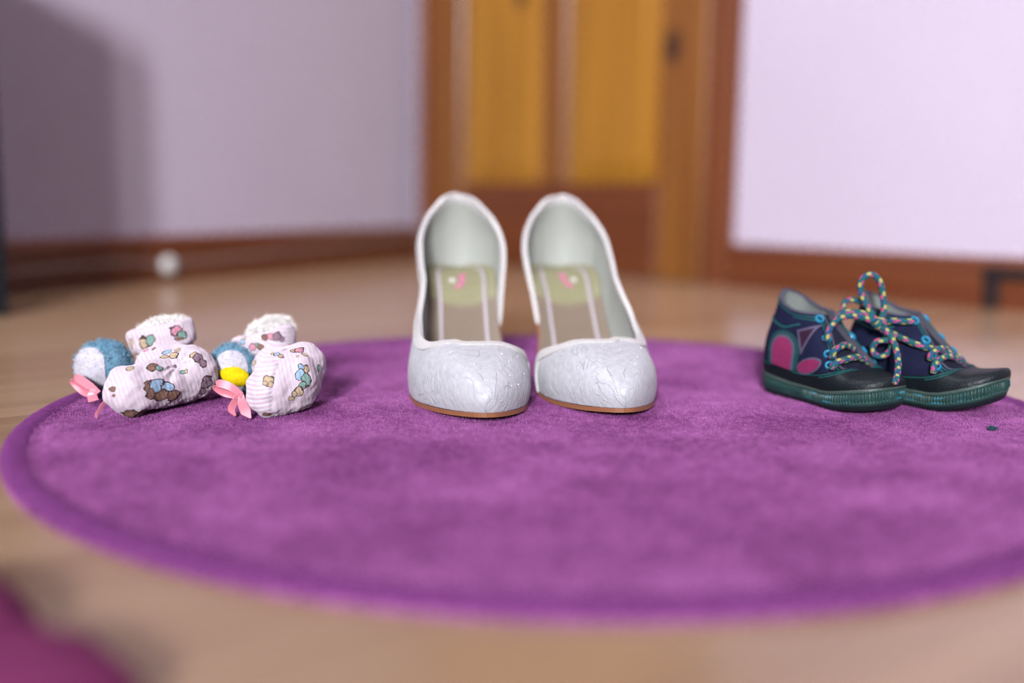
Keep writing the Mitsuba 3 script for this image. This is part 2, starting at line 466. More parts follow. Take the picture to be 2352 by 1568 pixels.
# dark cabinet along the left wall; only its outer edge is in the picture
def cab_wood(p, n, uv):
    return mix(mi.Color3f(0.006, 0.010, 0.014), mi.Color3f(0.016, 0.020, 0.025), fbm(p.x * 30, p.y * 30, p.z * 3, 3))
mat('cabinet_wood', cab_wood, 0.6, 0.2)
c0, c1, cd, ch = 1.095, 1.95, 0.187, 0.435
for nm, m in (('side', box(c0, c0 + 0.016, 0.019, cd, 0.05, ch - 0.0185, 0.001)), ('side', box(c1 - 0.016, c1, 0.019, cd, 0.05, ch - 0.0185, 0.001)),
              ('top', box(c0, c1, 0.019, cd, ch - 0.018, ch, 0.002)), ('back', box(c0 + 0.0165, c1 - 0.0165, 0.019, 0.026, 0.05, ch - 0.0185)),
              ('shelf', box(c0 + 0.0165, c1 - 0.0165, 0.0265, cd - 0.0205, 0.05, 0.066)),
              ('door', box(c0 + 0.0165, (c0 + c1) / 2 - 0.001, cd - 0.02, cd - 0.002, 0.0665, ch - 0.0195, 0.001)), ('door', box((c0 + c1) / 2 + 0.001, c1 - 0.0165, cd - 0.02, cd - 0.002, 0.0665, ch - 0.0195, 0.001))):
    add(f'cabinet__{nm}', on_wall(m, DL, NL), 'cabinet_wood')
for t in (c0, c1 - 0.03):
    for y in (0.0195, cd - 0.03):
        add('cabinet__leg', on_wall(box(t, t + 0.03, y, y + 0.03, 0, 0.0495, 0.002), DL, NL), 'cabinet_wood')
for t in ((c0 + c1) / 2 - 0.03, (c0 + c1) / 2 + 0.03):
    m = trimesh.creation.icosphere(2, 0.009)
    add('cabinet__knob', on_wall((np.array(m.vertices) + [t, cd + 0.006, 0.22], np.array(m.faces)), DL, NL), 'brass', True)
tag('cabinet', 'low dark cabinet against the pink wall at the left edge of the picture', 'cabinet')

# door stop and cable by the left baseboard, dark bracket at the right one
mat('white_plastic', [0.72, 0.70, 0.68], 0.35, 0.5)
m = lathe([(0, 0.0), (0.011, 0), (0.0125, 0.002), (0.013, 0.006), (0.0115, 0.011), (0.007, 0.0135), (0, 0.014)], 40)
V = np.stack([m[0][:, 0] + 0.7115, m[0][:, 2] + 0.0175, m[0][:, 1] + 0.0255], 1)
add('door_stop', on_wall((V, m[1]), DL, NL), 'white_plastic', True, 'small round white door stop on the left baseboard', 'door stop')
mat('cable_grey', [0.36, 0.25, 0.22], 0.5, 0.4)
pts = [C + t * DL + y * NL + z * Z for t, y, z in ((0.03, 0.020, 0.047), (0.2, 0.0198, 0.041), (0.45, 0.0198, 0.034), (0.69, 0.0198, 0.028), (0.80, 0.0198, 0.034), (0.95, 0.0198, 0.031), (1.005, 0.0198, 0.028), (1.08, 0.0198, 0.024))]
v, f, _ = tube(pts, 0.0022)
add('cable', (v, f), 'cable_grey', True, 'thin cable running along the dark baseboard of the left wall', 'cable')
mat('bracket_black', [0.016, 0.010, 0.012], 0.7, 0.2)
mm = cat(box(1.178, 1.198, 0.0175, 0.023, 0.002, 0.046, 0.002), box(1.178, 1.235, 0.0235, 0.028, 0.040, 0.054, 0.002))
add('bracket', on_wall(mm, DD, ND), 'bracket_black', False, 'small dark metal bracket over the joint of the right baseboard', 'bracket')

# ------------------------------------------------------------------ round rug
RC, RR, RT = np.array([0.0287, 0.6115]), 0.3110, 0.006
def rug_col(p, n, uv):
    a = fbm(p.x * 26 + 3, p.y * 26, 1.0, 3)
    b = fbm(p.x * 300, p.y * 300, 5.0, 2)
    c = mix(mi.Color3f(0.15, 0.032, 0.135), mi.Color3f(0.36, 0.11, 0.32), dr.clip(0.30 + 0.85 * (a - 0.5) + 0.95 * (b - 0.42), 0, 1))
    return c
mat('rug_wool', rug_col, 0.9, 0.15)
nr, nt = 300, 700
q = np.concatenate([np.linspace(0.02, 0.93, 190), np.linspace(0.932, 1.0, 110)[:]])
ang = np.linspace(0, 2 * np.pi, nt, endpoint=False)
def rug_height(x, y):
    r = np.hypot(x - RC[0], y - RC[1])
    e = RR - r
    h = np.full_like(r, RT)
    h -= 0.0012 * np.exp(-((e - 0.0155) / 0.0035) ** 2)
    edge = np.clip(1 - e / 0.009, 0, 1)
    h = h - 0.0045 * (1 - np.sqrt(np.clip(1 - edge ** 2, 0, 1)))
    return h
X = RC[0] + RR * q[:, None] * np.cos(ang); Y = RC[1] + RR * q[:, None] * np.sin(ang)
P2 = np.stack([X, Y, X * 0], -1).reshape(-1, 3)
hh = rug_height(P2[:, 0], P2[:, 1])
hh += (meshkit.fbm(P2 * 240, 2, 3) - 0.5) * 0.0011 - 0.0007
V = P2.copy(); V[:, 2] = np.maximum(hh, 0.0008)
low = np.stack([RC[0] + RR * np.cos(ang), RC[1] + RR * np.sin(ang), ang * 0 + 0.0], 1)
n0 = len(V)
V = np.vstack([V, low, [[RC[0], RC[1], RT - 0.0006]]])
F = grid_faces(len(q), nt, True)
i = np.arange(nt); j = (i + 1) % nt; base = (len(q) - 1) * nt
F = np.vstack([F, np.stack([base + i, base + j, n0 + j], 1), np.stack([base + i, n0 + j, n0 + i], 1), np.stack([i, j, np.full(nt, n0 + nt)], 1)[:, ::-1]])
V[:n0, 2] = np.where(np.hypot(V[:n0, 0] - RC[0], V[:n0, 1] - RC[1]) > RR - 0.0100, np.minimum(V[:n0, 2], 0.002), V[:n0, 2])
add('rug__backing', (V, F), 'rug_wool', True)
def border_col(p, n, uv):
    return mix(mi.Color3f(0.10, 0.018, 0.10), mi.Color3f(0.20, 0.05, 0.19), fbm(p.x * 500, p.y * 500, p.z * 500, 2))
mat('rug_yarn', border_col, 0.9, 0.1)
k = np.linspace(0, 2 * np.pi, 25)
bv, bf = lathe([(RR - 0.0062 + 0.0066 * math.cos(a), 0.00335 + 0.0033 * math.sin(a)) for a in k[::-1]], 720)
bv = bv + [RC[0], RC[1], 0]
bd = (meshkit.fbm(bv * 420, 2, 11) - 0.5) * 0.0012
bc = np.stack([RC[0] + (RR - 0.0062) * (bv[:, 0] - RC[0]) / np.hypot(bv[:, 0] - RC[0], bv[:, 1] - RC[1]), RC[1] + (RR - 0.0062) * (bv[:, 1] - RC[1]) / np.hypot(bv[:, 0] - RC[0], bv[:, 1] - RC[1]), np.full(len(bv), 0.00335)], 1)
bn = (bv - bc) / np.linalg.norm(bv - bc, axis=1, keepdims=True)
bv = bv + bn * bd[:, None]; bv[:, 2] = np.maximum(bv[:, 2], 0.0)
add('rug__border', (bv, bf), 'rug_yarn', True)
# pile: short tapered fibres
NP = 420000
rr_ = RR * np.sqrt(rng.random(NP)) * 0.996; aa = rng.random(NP) * 2 * np.pi
px_, py_ = RC[0] + rr_ * np.cos(aa), RC[1] + rr_ * np.sin(aa)
keep = (rr_ < RR - 0.0105)
px_, py_, rr_, aa = px_[keep], py_[keep], rr_[keep], aa[keep]
n = len(px_)
hz = rug_height(px_, py_) - 0.0016
flow = meshkit.fbm(np.stack([px_ * 30, py_ * 30, px_ * 0], 1), 3, 5) * 2 * np.pi * 2
le = rng.uniform(0.0014, 0.0026, n)
tilt = rng.normal(0.55, 0.35, n)
az = flow + rng.normal(0, 0.9, n)
d = np.stack([np.cos(az) * np.sin(tilt), np.sin(az) * np.sin(tilt), np.cos(tilt)], 1)
w = rng.uniform(0.00022, 0.0004, n); wa = rng.random(n) * 2 * np.pi
wd = np.stack([np.cos(wa), np.sin(wa), wa * 0], 1) * w[:, None]
b = np.stack([px_, py_, hz], 1)
V = np.stack([b - wd, b + wd, b + d * le[:, None]], 1).reshape(-1, 3)
F = np.arange(len(V)).reshape(-1, 3)
def pile_col(p, n, uv):
    a = fbm(p.x * 26 + 3, p.y * 26, 1.0, 3)
    b = noise(p.x * 900, p.y * 900, 5.0)
    return mix(mi.Color3f(0.19, 0.040, 0.17), mi.Color3f(0.47, 0.16, 0.42), dr.clip(0.36 + 0.9 * (a - 0.5) + 0.7 * (b - 0.45), 0, 1))
mat('rug_pile', pile_col, 0.8, 0.2)
add('rug__pile', (V, F), 'rug_pile', False, kind='stuff')
tag('rug', 'round purple rug with a stitched border lying on the wooden floor', 'rug')

# ------------------------------------------------------------------ white bridal pumps
def lace_net(uv):
    """Thin threads outlining leaf shapes, and fans of fine ribs between them."""
    wx, wy = fbm(uv.x * 70, uv.y * 70, 1.0, 2), fbm(uv.x * 70, uv.y * 70, 9.0, 2)
    a, b, r = voronoi(uv.x * 120 + 2.6 * wx, uv.y * 120 + 2.6 * wy)
    thread = 1 - smoothstep(0.015, 0.07, b - a)
    where = smoothstep(0.34, 0.52, noise(uv.x * 60, uv.y * 60, 6.0))
    ang = r * 6.283
    ribs_ = 0.5 + 0.5 * dr.sin((uv.x * dr.cos(ang) + uv.y * dr.sin(ang)) * 6800 + 14 * wx)
    fan = ribs_ * smoothstep(0.46, 0.6, noise(uv.x * 85, uv.y * 85, 3.0))
    return thread * where, fan
def lace_col(p, n, uv):
    f = fbm(uv.x * 420, uv.y * 420, 1.0, 3)
    t, fan = lace_net(uv)
    c = mix(mi.Color3f(0.42, 0.412, 0.445), mi.Color3f(0.53, 0.522, 0.555), f)
    c = mix(c, mi.Color3f(0.60, 0.595, 0.62), fan * 0.22)
    return mix(c, mi.Color3f(0.33, 0.31, 0.35), t * smoothstep(0.5, 0.65, noise(uv.x * 90, uv.y * 90, 12.0)) * 0.7)
def lace_bump(p, n, uv):
    t, fan = lace_net(uv)
    return 0.20 * fan + 0.7 * t + 1.2 * fbm(uv.x * 420, uv.y * 420, 3.0, 3)
mat('lace_white', lace_col, 0.45, 0.5, bump=lace_bump, bump_scale=0.0003, eps=6e-5, sheen=0.3)
mat('satin_white', [0.58, 0.55, 0.545], 0.38, 0.5, sheen=0.2)
mat('pump_lining', [0.36, 0.37, 0.335], 0.55, 0.3)
mat('pump_sole', [0.27, 0.105, 0.05], 0.4, 0.5)
def insole_col(p, n, uv):
    """uv = (distance from the tip, side -1..1)"""
    s, u = uv.x, uv.y
    gold = mi.Color3f(0.27, 0.25, 0.14); taupe = mi.Color3f(0.21, 0.155, 0.115)
    edge = 0.156 + 0.006 * u * u
    c = mix(taupe, gold, smoothstep(edge - 0.003, edge + 0.003, s))
    c = c * (0.94 + 0.12 * fbm(p.x * 300, p.y * 300, p.z * 300, 2))
    k = 0.50 + 0.15 * smoothstep(0.08, 0.15, s)
    l = dr.abs(dr.abs(u) - k)
    c = mix(mi.Color3f(0.45, 0.38, 0.43), c, smoothstep(0.035, 0.06, l))
    return mix(mi.Color3f(0.17, 0.16, 0.10), c, smoothstep(0.02, 0.045, dr.abs(dr.abs(u) - k - 0.085)) * 0.7 + 0.3)
mat('pump_insole', insole_col, 0.5, 0.4)
mat('logo_pink', [0.62, 0.16, 0.30], 0.5, 0.4)
mat('logo_pale', [0.66, 0.60, 0.58], 0.5, 0.4)
mat('sequin', [0.95, 0.93, 0.97], 0.08, 1.0)

PL = 0.217
def make_pump(name, tip, heel, inner, tip_shift, label, marks, sequins):
    tip, heel = np.array(tip, float), np.array(heel, float)
    ax = (heel - tip) / np.linalg.norm(heel - tip)
    lat = np.array([ax[1], -ax[0]]) * inner             # towards the wearer's other foot
    def place(s, u, z):
        return np.stack([tip[0] + s * ax[0] + u * lat[0], tip[1] + s * ax[1] + u * lat[1], RT - 0.0008 + z], -1)
    W = [(0, 0), (0.0015, 0.0045), (0.004, 0.0078), (0.01, 0.0135), (0.02, 0.0205), (0.04, 0.0298), (0.06, 0.0352), (0.078, 0.0368), (0.10, 0.034), (0.12, 0.0290), (0.14, 0.0255), (0.16, 0.0250), (0.18, 0.0262), (0.195, 0.0256), (0.206, 0.0205), (0.2125, 0.0140), (0.216, 0.0068), (PL, 0)]
    Z0 = [(0, 0.0075), (0.03, 0.0045), (0.06, 0.003), (0.085, 0.0035), (0.1, 0.008), (0.12, 0.0185), (0.14, 0.034), (0.16, 0.053), (0.175, 0.064), (0.19, 0.0705), (PL, 0.0735)]
    CEN = [(0, tip_shift), (0.03, tip_shift * 0.75), (0.06, tip_shift * 0.25), (0.09, 0), (0.13, 0.001), (PL, 0)]
    HH = [(0, 0.0105), (0.004, 0.0145), (0.012, 0.0205), (0.03, 0.0295), (0.05, 0.0350), (0.065, 0.0375), (0.09, 0.05), (0.12, 0.066), (0.16, 0.077), (PL, 0.078)]
    AE = [(0, 0.52), (0.03, 0.52), (0.06, 0.48), (0.1, 0.34), (0.15, 0.24), (PL, 0.24)]
    BU = [(0, 0.0010), (0.05, 0.0022), (0.09, 0.002), (0.13, 0.004), (0.165, 0.0068), (0.20, 0.003), (PL, 0.0005)]
    ns, nphi = 230, 150
    k = np.linspace(0, 1, ns)
    s = PL * (0.35 * k + 0.65 * 0.5 * (1 - np.cos(np.pi * k)))
    phi = np.linspace(0, np.pi, nphi)
    S, PH = np.meshgrid(s, phi, indexing='ij')
    w, z0, cen, hh, ae, bu = (interp(S, t) for t in (W, Z0, CEN, HH, AE, BU))
    c = np.cos(PH); sn = np.sin(PH)
    zr = hh * sn ** 0.92
    hrel = np.clip(zr / 0.055, 0, 1)
    fade = np.clip(w / 0.012, 0, 1)
    taper = 1 - 0.34 * sst(0.022, 0.066, zr) * sst(0.14, 0.19, S)
    U = cen + taper * np.sign(c) * ((w + bu * fade * np.sin(np.pi * np.clip(zr / (hh * 0.95), 0, 1)) ** 0.8) * np.abs(c) ** ae)
    back = sst(0.15, PL, S)
    SS = S - back * (0.0045 * hrel ** 2 - 0.003 * np.sin(np.pi * hrel))
    SS = SS - (1 - sst(0.0, 0.03, S)) * 0.0022 * np.sin(np.pi * np.clip(zr / hh, 0, 1) * 0.75)
    Zl = z0 + zr
    P = place(SS, U, Zl).reshape(-1, 3)
    F = grid_faces(ns, nphi)
    for row in (0, ns - 1):                             # both sides meet in one edge at the tip and at the back
        r0 = row * nphi
        m_ = (F >= r0) & (F < r0 + nphi)
        F[m_] = r0 + np.minimum(F[m_] - r0, nphi - 1 - (F[m_] - r0))
    F = F[(F[:, 0] != F[:, 1]) & (F[:, 1] != F[:, 2]) & (F[:, 2] != F[:, 0])]
    N = vnormals(P, F)
    mid = place(np.array([0.08]), np.array([0.0]), np.array([0.01]))[0]
    if (N * (P - mid)).sum() < 0:
        N = -N; F = F[:, ::-1]
    arc = np.concatenate([np.zeros((ns, 1)), np.cumsum(np.hypot(np.diff(U, axis=1), np.diff(Zl, axis=1)), axis=1)], 1)
    arc = arc - arc[:, nphi // 2:nphi // 2 + 1]         # metres around the shoe from its ridge
    uv = np.stack([SS, arc], -1).reshape(-1, 2)
    # how far inside the topline (metres; positive = leather)
    un = U / 0.037
    throat = 0.0575 + 0.010 * np.clip(un, 0, 1.3) ** 2 + 0.016 * sst(0.6, 1.1, un) + 0.001 * np.clip(-un, 0, 1) ** 2
    g1 = throat - SS
    g1 = np.where(U > 0, smin(g1, np.interp(un, [0, 0.45, 0.7, 0.9, 1.1], [0.075, 0.052, 0.0400, 0.0345, 0.0305]) - Zl, 0.006), g1)
    zo = interp(SS, [(0.04, 0.024), (0.06, 0.031), (0.07, 0.037), (0.104, 0.0555), (0.13, 0.0725), (0.145, 0.081), (0.163, 0.0925), (0.184, 0.107), (0.194, 0.1145), (0.2015, 0.122), (0.208, 0.1300), (0.2135, 0.1340), (PL, 0.1352)])
    zi = interp(SS, [(0.04, -0.05), (0.12, -0.03), (0.136, 0.012), (0.1425, 0.036), (0.148, 0.048), (0.157, 0.063), (0.168, 0.0800), (0.184, 0.1030), (0.194, 0.1130), (0.2015, 0.1215), (0.208, 0.1300), (0.2135, 0.1340), (PL, 0.1352)])
    t = sst(-0.25, 0.25, U / np.maximum(w, 0.004))
    gz = (zo * (1 - t) + zi * t) - Zl
    slope = np.where(U < 0, 0.95, 0.66)
    g = smax(g1, gz * slope, 0.030).ravel() - 0.0025
    attrs = np.hstack([P, N, uv, g[:, None]])
    A, f = clip(attrs, F, g)                            # distance to the topline itself
    from scipy.spatial import cKDTree
    gd, _ = cKDTree(A[np.abs(A[:, 8]) < 1e-7, :3]).query(P)
    gd = np.where(g > 0, gd, -gd)
    attrs[:, 8] = gd
    def piece(lo, hi=None):
        A, f = clip(attrs, F, attrs[:, 8] - lo)
        if hi is not None:
            A, f = clip(A, f, hi - A[:, 8])
        return A, f
    A, f = piece(0.0)
    v, ff = shell(A[:, :3], A[:, 3:6], f, -0.0005, 0.0006)
    add(f'{name}__upper', (v, ff), 'lace_white', True, uv=np.vstack([A[:, 6:8], A[:, 6:8]]))
    v, ff = shell(A[:, :3], A[:, 3:6], f, -0.0014, -0.00055)
    add(f'{name}__lining', (v, ff), 'pump_lining', 45)
    wid = 0.0052
    A, f = piece(-0.0006, wid)
    v, ff = shell(A[:, :3], A[:, 3:6], f, -0.0018, 0.0013)
    add(f'{name}__binding', (v, ff), 'satin_white', 45)
    A, f = piece(wid - 0.0001, wid + 0.0009)
    v, ff = shell(A[:, :3], A[:, 3:6], f, 0.0004, 0.0017)
    add(f'{name}__piping', (v, ff), 'satin_white', 45)
    # outsole and insole
    su = np.linspace(-1, 1, 41)
    S2, U2 = np.meshgrid(s, su, indexing='ij')
    w2, z2, c2 = (interp(S2, t) for t in (W, Z0, CEN))
    P2 = place(S2, c2 + U2 * (w2 + 0.0008 * np.clip(w2 / 0.004, 0, 1)), z2 - 0.0015).reshape(-1, 3)
    F2 = grid_faces(ns, 41)
    up = np.tile([0, 0, 1.0], (len(P2), 1))
    v, ff = shell(P2, up, F2, -0.0015, 0.0012)
    add(f'{name}__sole', (v, ff), 'pump_sole', 40)
    P3 = place(S2, c2 + U2 * np.maximum(w2 - 0.0006, 0), z2 + 0.0008 + 0.0022 * np.abs(U2) ** 3).reshape(-1, 3)
    v, ff = shell(P3, up, F2, -0.0008, 0.0008)
    uv3 = np.stack([S2, U2], -1).reshape(-1, 2)
    add(f'{name}__insole', (v, ff), 'pump_insole', True, uv=np.vstack([uv3, uv3]))
    for pts, wd, m_ in marks:
        q = curve(np.array(pts), 40)
        d = np.gradient(q, axis=0); d /= np.linalg.norm(d, axis=1, keepdims=True)
        nrm = np.stack([-d[:, 1], d[:, 0]], 1)
        rows = []
        for kk in (-0.5, 0, 0.5):
            e = q + nrm * kk * wd
            rows.append(place(e[:, 0], e[:, 1], interp(e[:, 0], Z0) + 0.0017))
        PP = np.stack(rows, 1).reshape(-1, 3)
        v, ff = shell(PP, np.tile([0, 0, 1.0], (len(PP), 1)), grid_faces(40, 3), 0, 0.0003)
        add(f'{name}__logo', (v, ff), m_)
    # heel block
    lev = np.linspace(0, 1, 40)
    th_ = np.linspace(0, 2 * np.pi, 48, endpoint=False)
    top = []
    rows = []
    for l in lev:
        cs = np.interp(l, [0, 0.12, 0.3, 0.6, 1], [0.1935, 0.1965, 0.2, 0.202, 0.2025])
        hs = np.interp(l, [0, 0.12, 0.3, 0.6, 1], [0.0225, 0.0185, 0.0115, 0.0075, 0.0062])
        hw = np.interp(l, [0, 0.12, 0.3, 0.6, 1], [0.0240, 0.0200, 0.0118, 0.0075, 0.0064])
        ss = cs + hs * np.sign(np.cos(th_)) * np.abs(np.cos(th_)) ** 0.85
        ztop = interp(ss, Z0) - 0.0030
        z = ztop * (1 - l) + 0.0030 * l
        rows.append(place(ss, hw * np.sin(th_), z))
    V = np.concatenate(rows)
    n_ = len(th_)
    F_ = grid_faces(len(lev), n_, True)
    V = np.vstack([V, rows[0].mean(0)[None], rows[-1].mean(0)[None]])
    i = np.arange(n_); j = (i + 1) % n_
    F_ = np.vstack([F_, np.stack([np.full(n_, len(V) - 2), i, j], 1), np.stack([np.full(n_, len(V) - 1), (len(lev) - 1) * n_ + j, (len(lev) - 1) * n_ + i], 1)])
    add(f'{name}__heel', (V, F_), 'lace_white', True, uv=V[:, :2])
    tipc = rows[-1].mean(0)
    e = tipc + (rows[-1] - tipc) * 1.02
    V2 = np.vstack([e, e - [0, 0, 0.0027], [tipc], [tipc - [0, 0, 0.0027]]])
    F3 = np.vstack([np.stack([i, j, n_ + j], 1), np.stack([i, n_ + j, n_ + i], 1), np.stack([np.full(n_, 2 * n_), j, i], 1), np.stack([np.full(n_, 2 * n_ + 1), n_ + i, n_ + j], 1)])
    add(f'{name}__heel_tip', (V2, F3), 'pump_sole')
    PG = P.reshape(ns, nphi, 3); NG = N.reshape(ns, nphi, 3)
    for q_, (sx, ph) in enumerate(sequins):
        ball = trimesh.creation.icosphere(1, (0.00055, 0.00034, 0.00044, 0.0003)[q_ % 4])
        a = int(np.argmin(abs(s - sx))); b = int(round(ph * (nphi - 1)))
        add(f'{name}__sequin', (np.array(ball.vertices) + PG[a, b] + NG[a, b] * 0.0007, np.array(ball.faces)), 'sequin', True)
    tag(name, label, 'shoe', 'white bridal pumps')
    return dict(P=P, N=N, place=place)

sq = np.random.default_rng(3)
seq1 = [(0.036, 0.42), (0.03, 0.36), (0.018, 0.30), (0.034, 0.2), (0.02, 0.18), (0.014, 0.22), (0.04, 0.6), (0.03, 0.72), (0.022, 0.52), (0.046, 0.3)]
seq2 = [(0.05, 0.66), (0.036, 0.52), (0.03, 0.62), (0.05, 0.4), (0.016, 0.3), (0.012, 0.4), (0.028, 0.26), (0.053, 0.35), (0.02, 0.6), (0.044, 0.5)]
LOGO = [([(0.186, 0.0045), (0.183, 0.0005), (0.179, 0.0020), (0.174, 0.0005), (0.170, -0.003)], 0.003, 'logo_pink'), ([(0.180, -0.006), (0.176, -0.0055)], 0.004, 'logo_pale')]
pump1 = make_pump('bridal_pump', (-0.0199, 0.5525), (-0.0430, 0.7690), 1, 0.006, 'white lace high-heeled bridal pump standing nearer the baby booties', LOGO, seq1)
pump2 = make_pump('bridal_pump_001', (0.0650, 0.5710), (0.0345, 0.7860), -1, -0.001, 'white lace high-heeled bridal pump standing nearer the laced child shoes', LOGO, seq2)

# ------------------------------------------------------------------ laced child shoes
def nubuck(c0, c1):
    return lambda p, n, uv: mix(mi.Color3f(c0), mi.Color3f(c1), dr.clip(0.6 * fbm(p.x * 120, p.y * 120, p.z * 120, 3) + 0.4 * noise(p.x * 1500, p.y * 1500, p.z * 1500), 0, 1))
fine = lambda p, n, uv: fbm(p.x * 900, p.y * 900, p.z * 900, 2)
mat('navy_nubuck', nubuck((0.0065, 0.0085, 0.028), (0.013, 0.0145, 0.044)), 0.8, 0.1, bump=fine, bump_scale=0.0003, eps=1e-4)
mat('black_nubuck', nubuck((0.0025, 0.0055, 0.008), (0.006, 0.0105, 0.014)), 0.5, 0.3, bump=fine, bump_scale=0.0002, eps=1e-4)
def rubber(p, n, uv):
    """uv = (along the outline in metres, height share)"""
    f = fbm(p.x * 200, p.y * 200, p.z * 200, 3)
    c = mix(mi.Color3f(0.009, 0.036, 0.035), mi.Color3f(0.022, 0.068, 0.060), f)
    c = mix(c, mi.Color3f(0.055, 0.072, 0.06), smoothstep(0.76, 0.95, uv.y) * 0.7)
    wear = smoothstep(0.56, 0.70, fbm(uv.x * 160, uv.y * 9, 4.0, 2)) * smoothstep(0.36, 0.45, uv.y) * smoothstep(0.84, 0.76, uv.y) * uv_band(uv)
    c = mix(c, mi.Color3f(0.02, 0.17, 0.24), wear)
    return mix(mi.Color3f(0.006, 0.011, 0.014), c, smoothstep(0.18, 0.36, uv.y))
def uv_band(uv):
    return smoothstep(0.4, 0.65, noise(uv.x * 55, 1.0, 3.0))
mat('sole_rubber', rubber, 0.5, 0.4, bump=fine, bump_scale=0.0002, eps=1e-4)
mat('collar_lining', nubuck((0.14, 0.155, 0.15), (0.24, 0.26, 0.245)), 0.85, 0.15)
mat('tongue_fabric', nubuck((0.007, 0.008, 0.021), (0.015, 0.016, 0.035)), 0.8, 0.2)
mat('edge_trim', nubuck((0.045, 0.043, 0.065), (0.085, 0.08, 0.105)), 0.7, 0.3)
mat('teal_thread', nubuck((0.003, 0.05, 0.055), (0.01, 0.12, 0.12)), 0.6, 0.3)
mat('applique_teal', nubuck((0.005, 0.042, 0.05), (0.01, 0.065, 0.07)), 0.7, 0.3)
mat('applique_pink', nubuck((0.17, 0.012, 0.065), (0.27, 0.028, 0.11)), 0.75, 0.2)
mat('applique_mauve', nubuck((0.065, 0.05, 0.10), (0.11, 0.09, 0.15)), 0.7, 0.3)
mat('applique_wine', nubuck((0.022, 0.006, 0.022), (0.035, 0.011, 0.03)), 0.75, 0.2)
mat('eyelet_blue', [0.012, 0.20, 0.36], 0.25, 0.6)
def lace_cord(p, n, uv):
    """uv = (metres along, turns around): a round cord with yellow and pink flecks"""
    a, b = uv.x / 0.0085, uv.y * 3
    weave = 0.5 + 0.5 * dr.sin(uv.x * 5200 + uv.y * 37.7) * dr.sin(uv.x * 5200 - uv.y * 37.7)
    base = mix(mi.Color3f(0.004, 0.058, 0.078), mi.Color3f(0.014, 0.135, 0.14), weave)
    base = mix(base, mi.Color3f(0.02, 0.05, 0.20), smoothstep(0.55, 0.7, noise(uv.x * 500, uv.y * 6, 2.0)) * 0.6)
    out = base
    for k, (sh, col) in enumerate((((0.0), (0.42, 0.36, 0.10)), ((0.5), (0.45, 0.06, 0.17)))):
        bb = b + 0.5 * k
        row = dr.floor(bb)
        aa = a + sh + cell_rand(row, k) * 0.2 + row * 0.33
        fa, fb = aa - dr.floor(aa) - 0.5, bb - row - 0.5
        d = dr.sqrt(dr.square(fa / 0.18) + dr.square(fb / 0.28))
        out = mix(mi.Color3f(col), out, smoothstep(0.85, 1.1, d))
    return out
mat('lace_cord', lace_cord, 0.7, 0.25, bump=lambda p, n, uv: dr.sin(uv.x * 5200 + uv.y * 37.7) * dr.sin(uv.x * 5200 - uv.y * 37.7), bump_scale=0.00012, eps=1e-4)

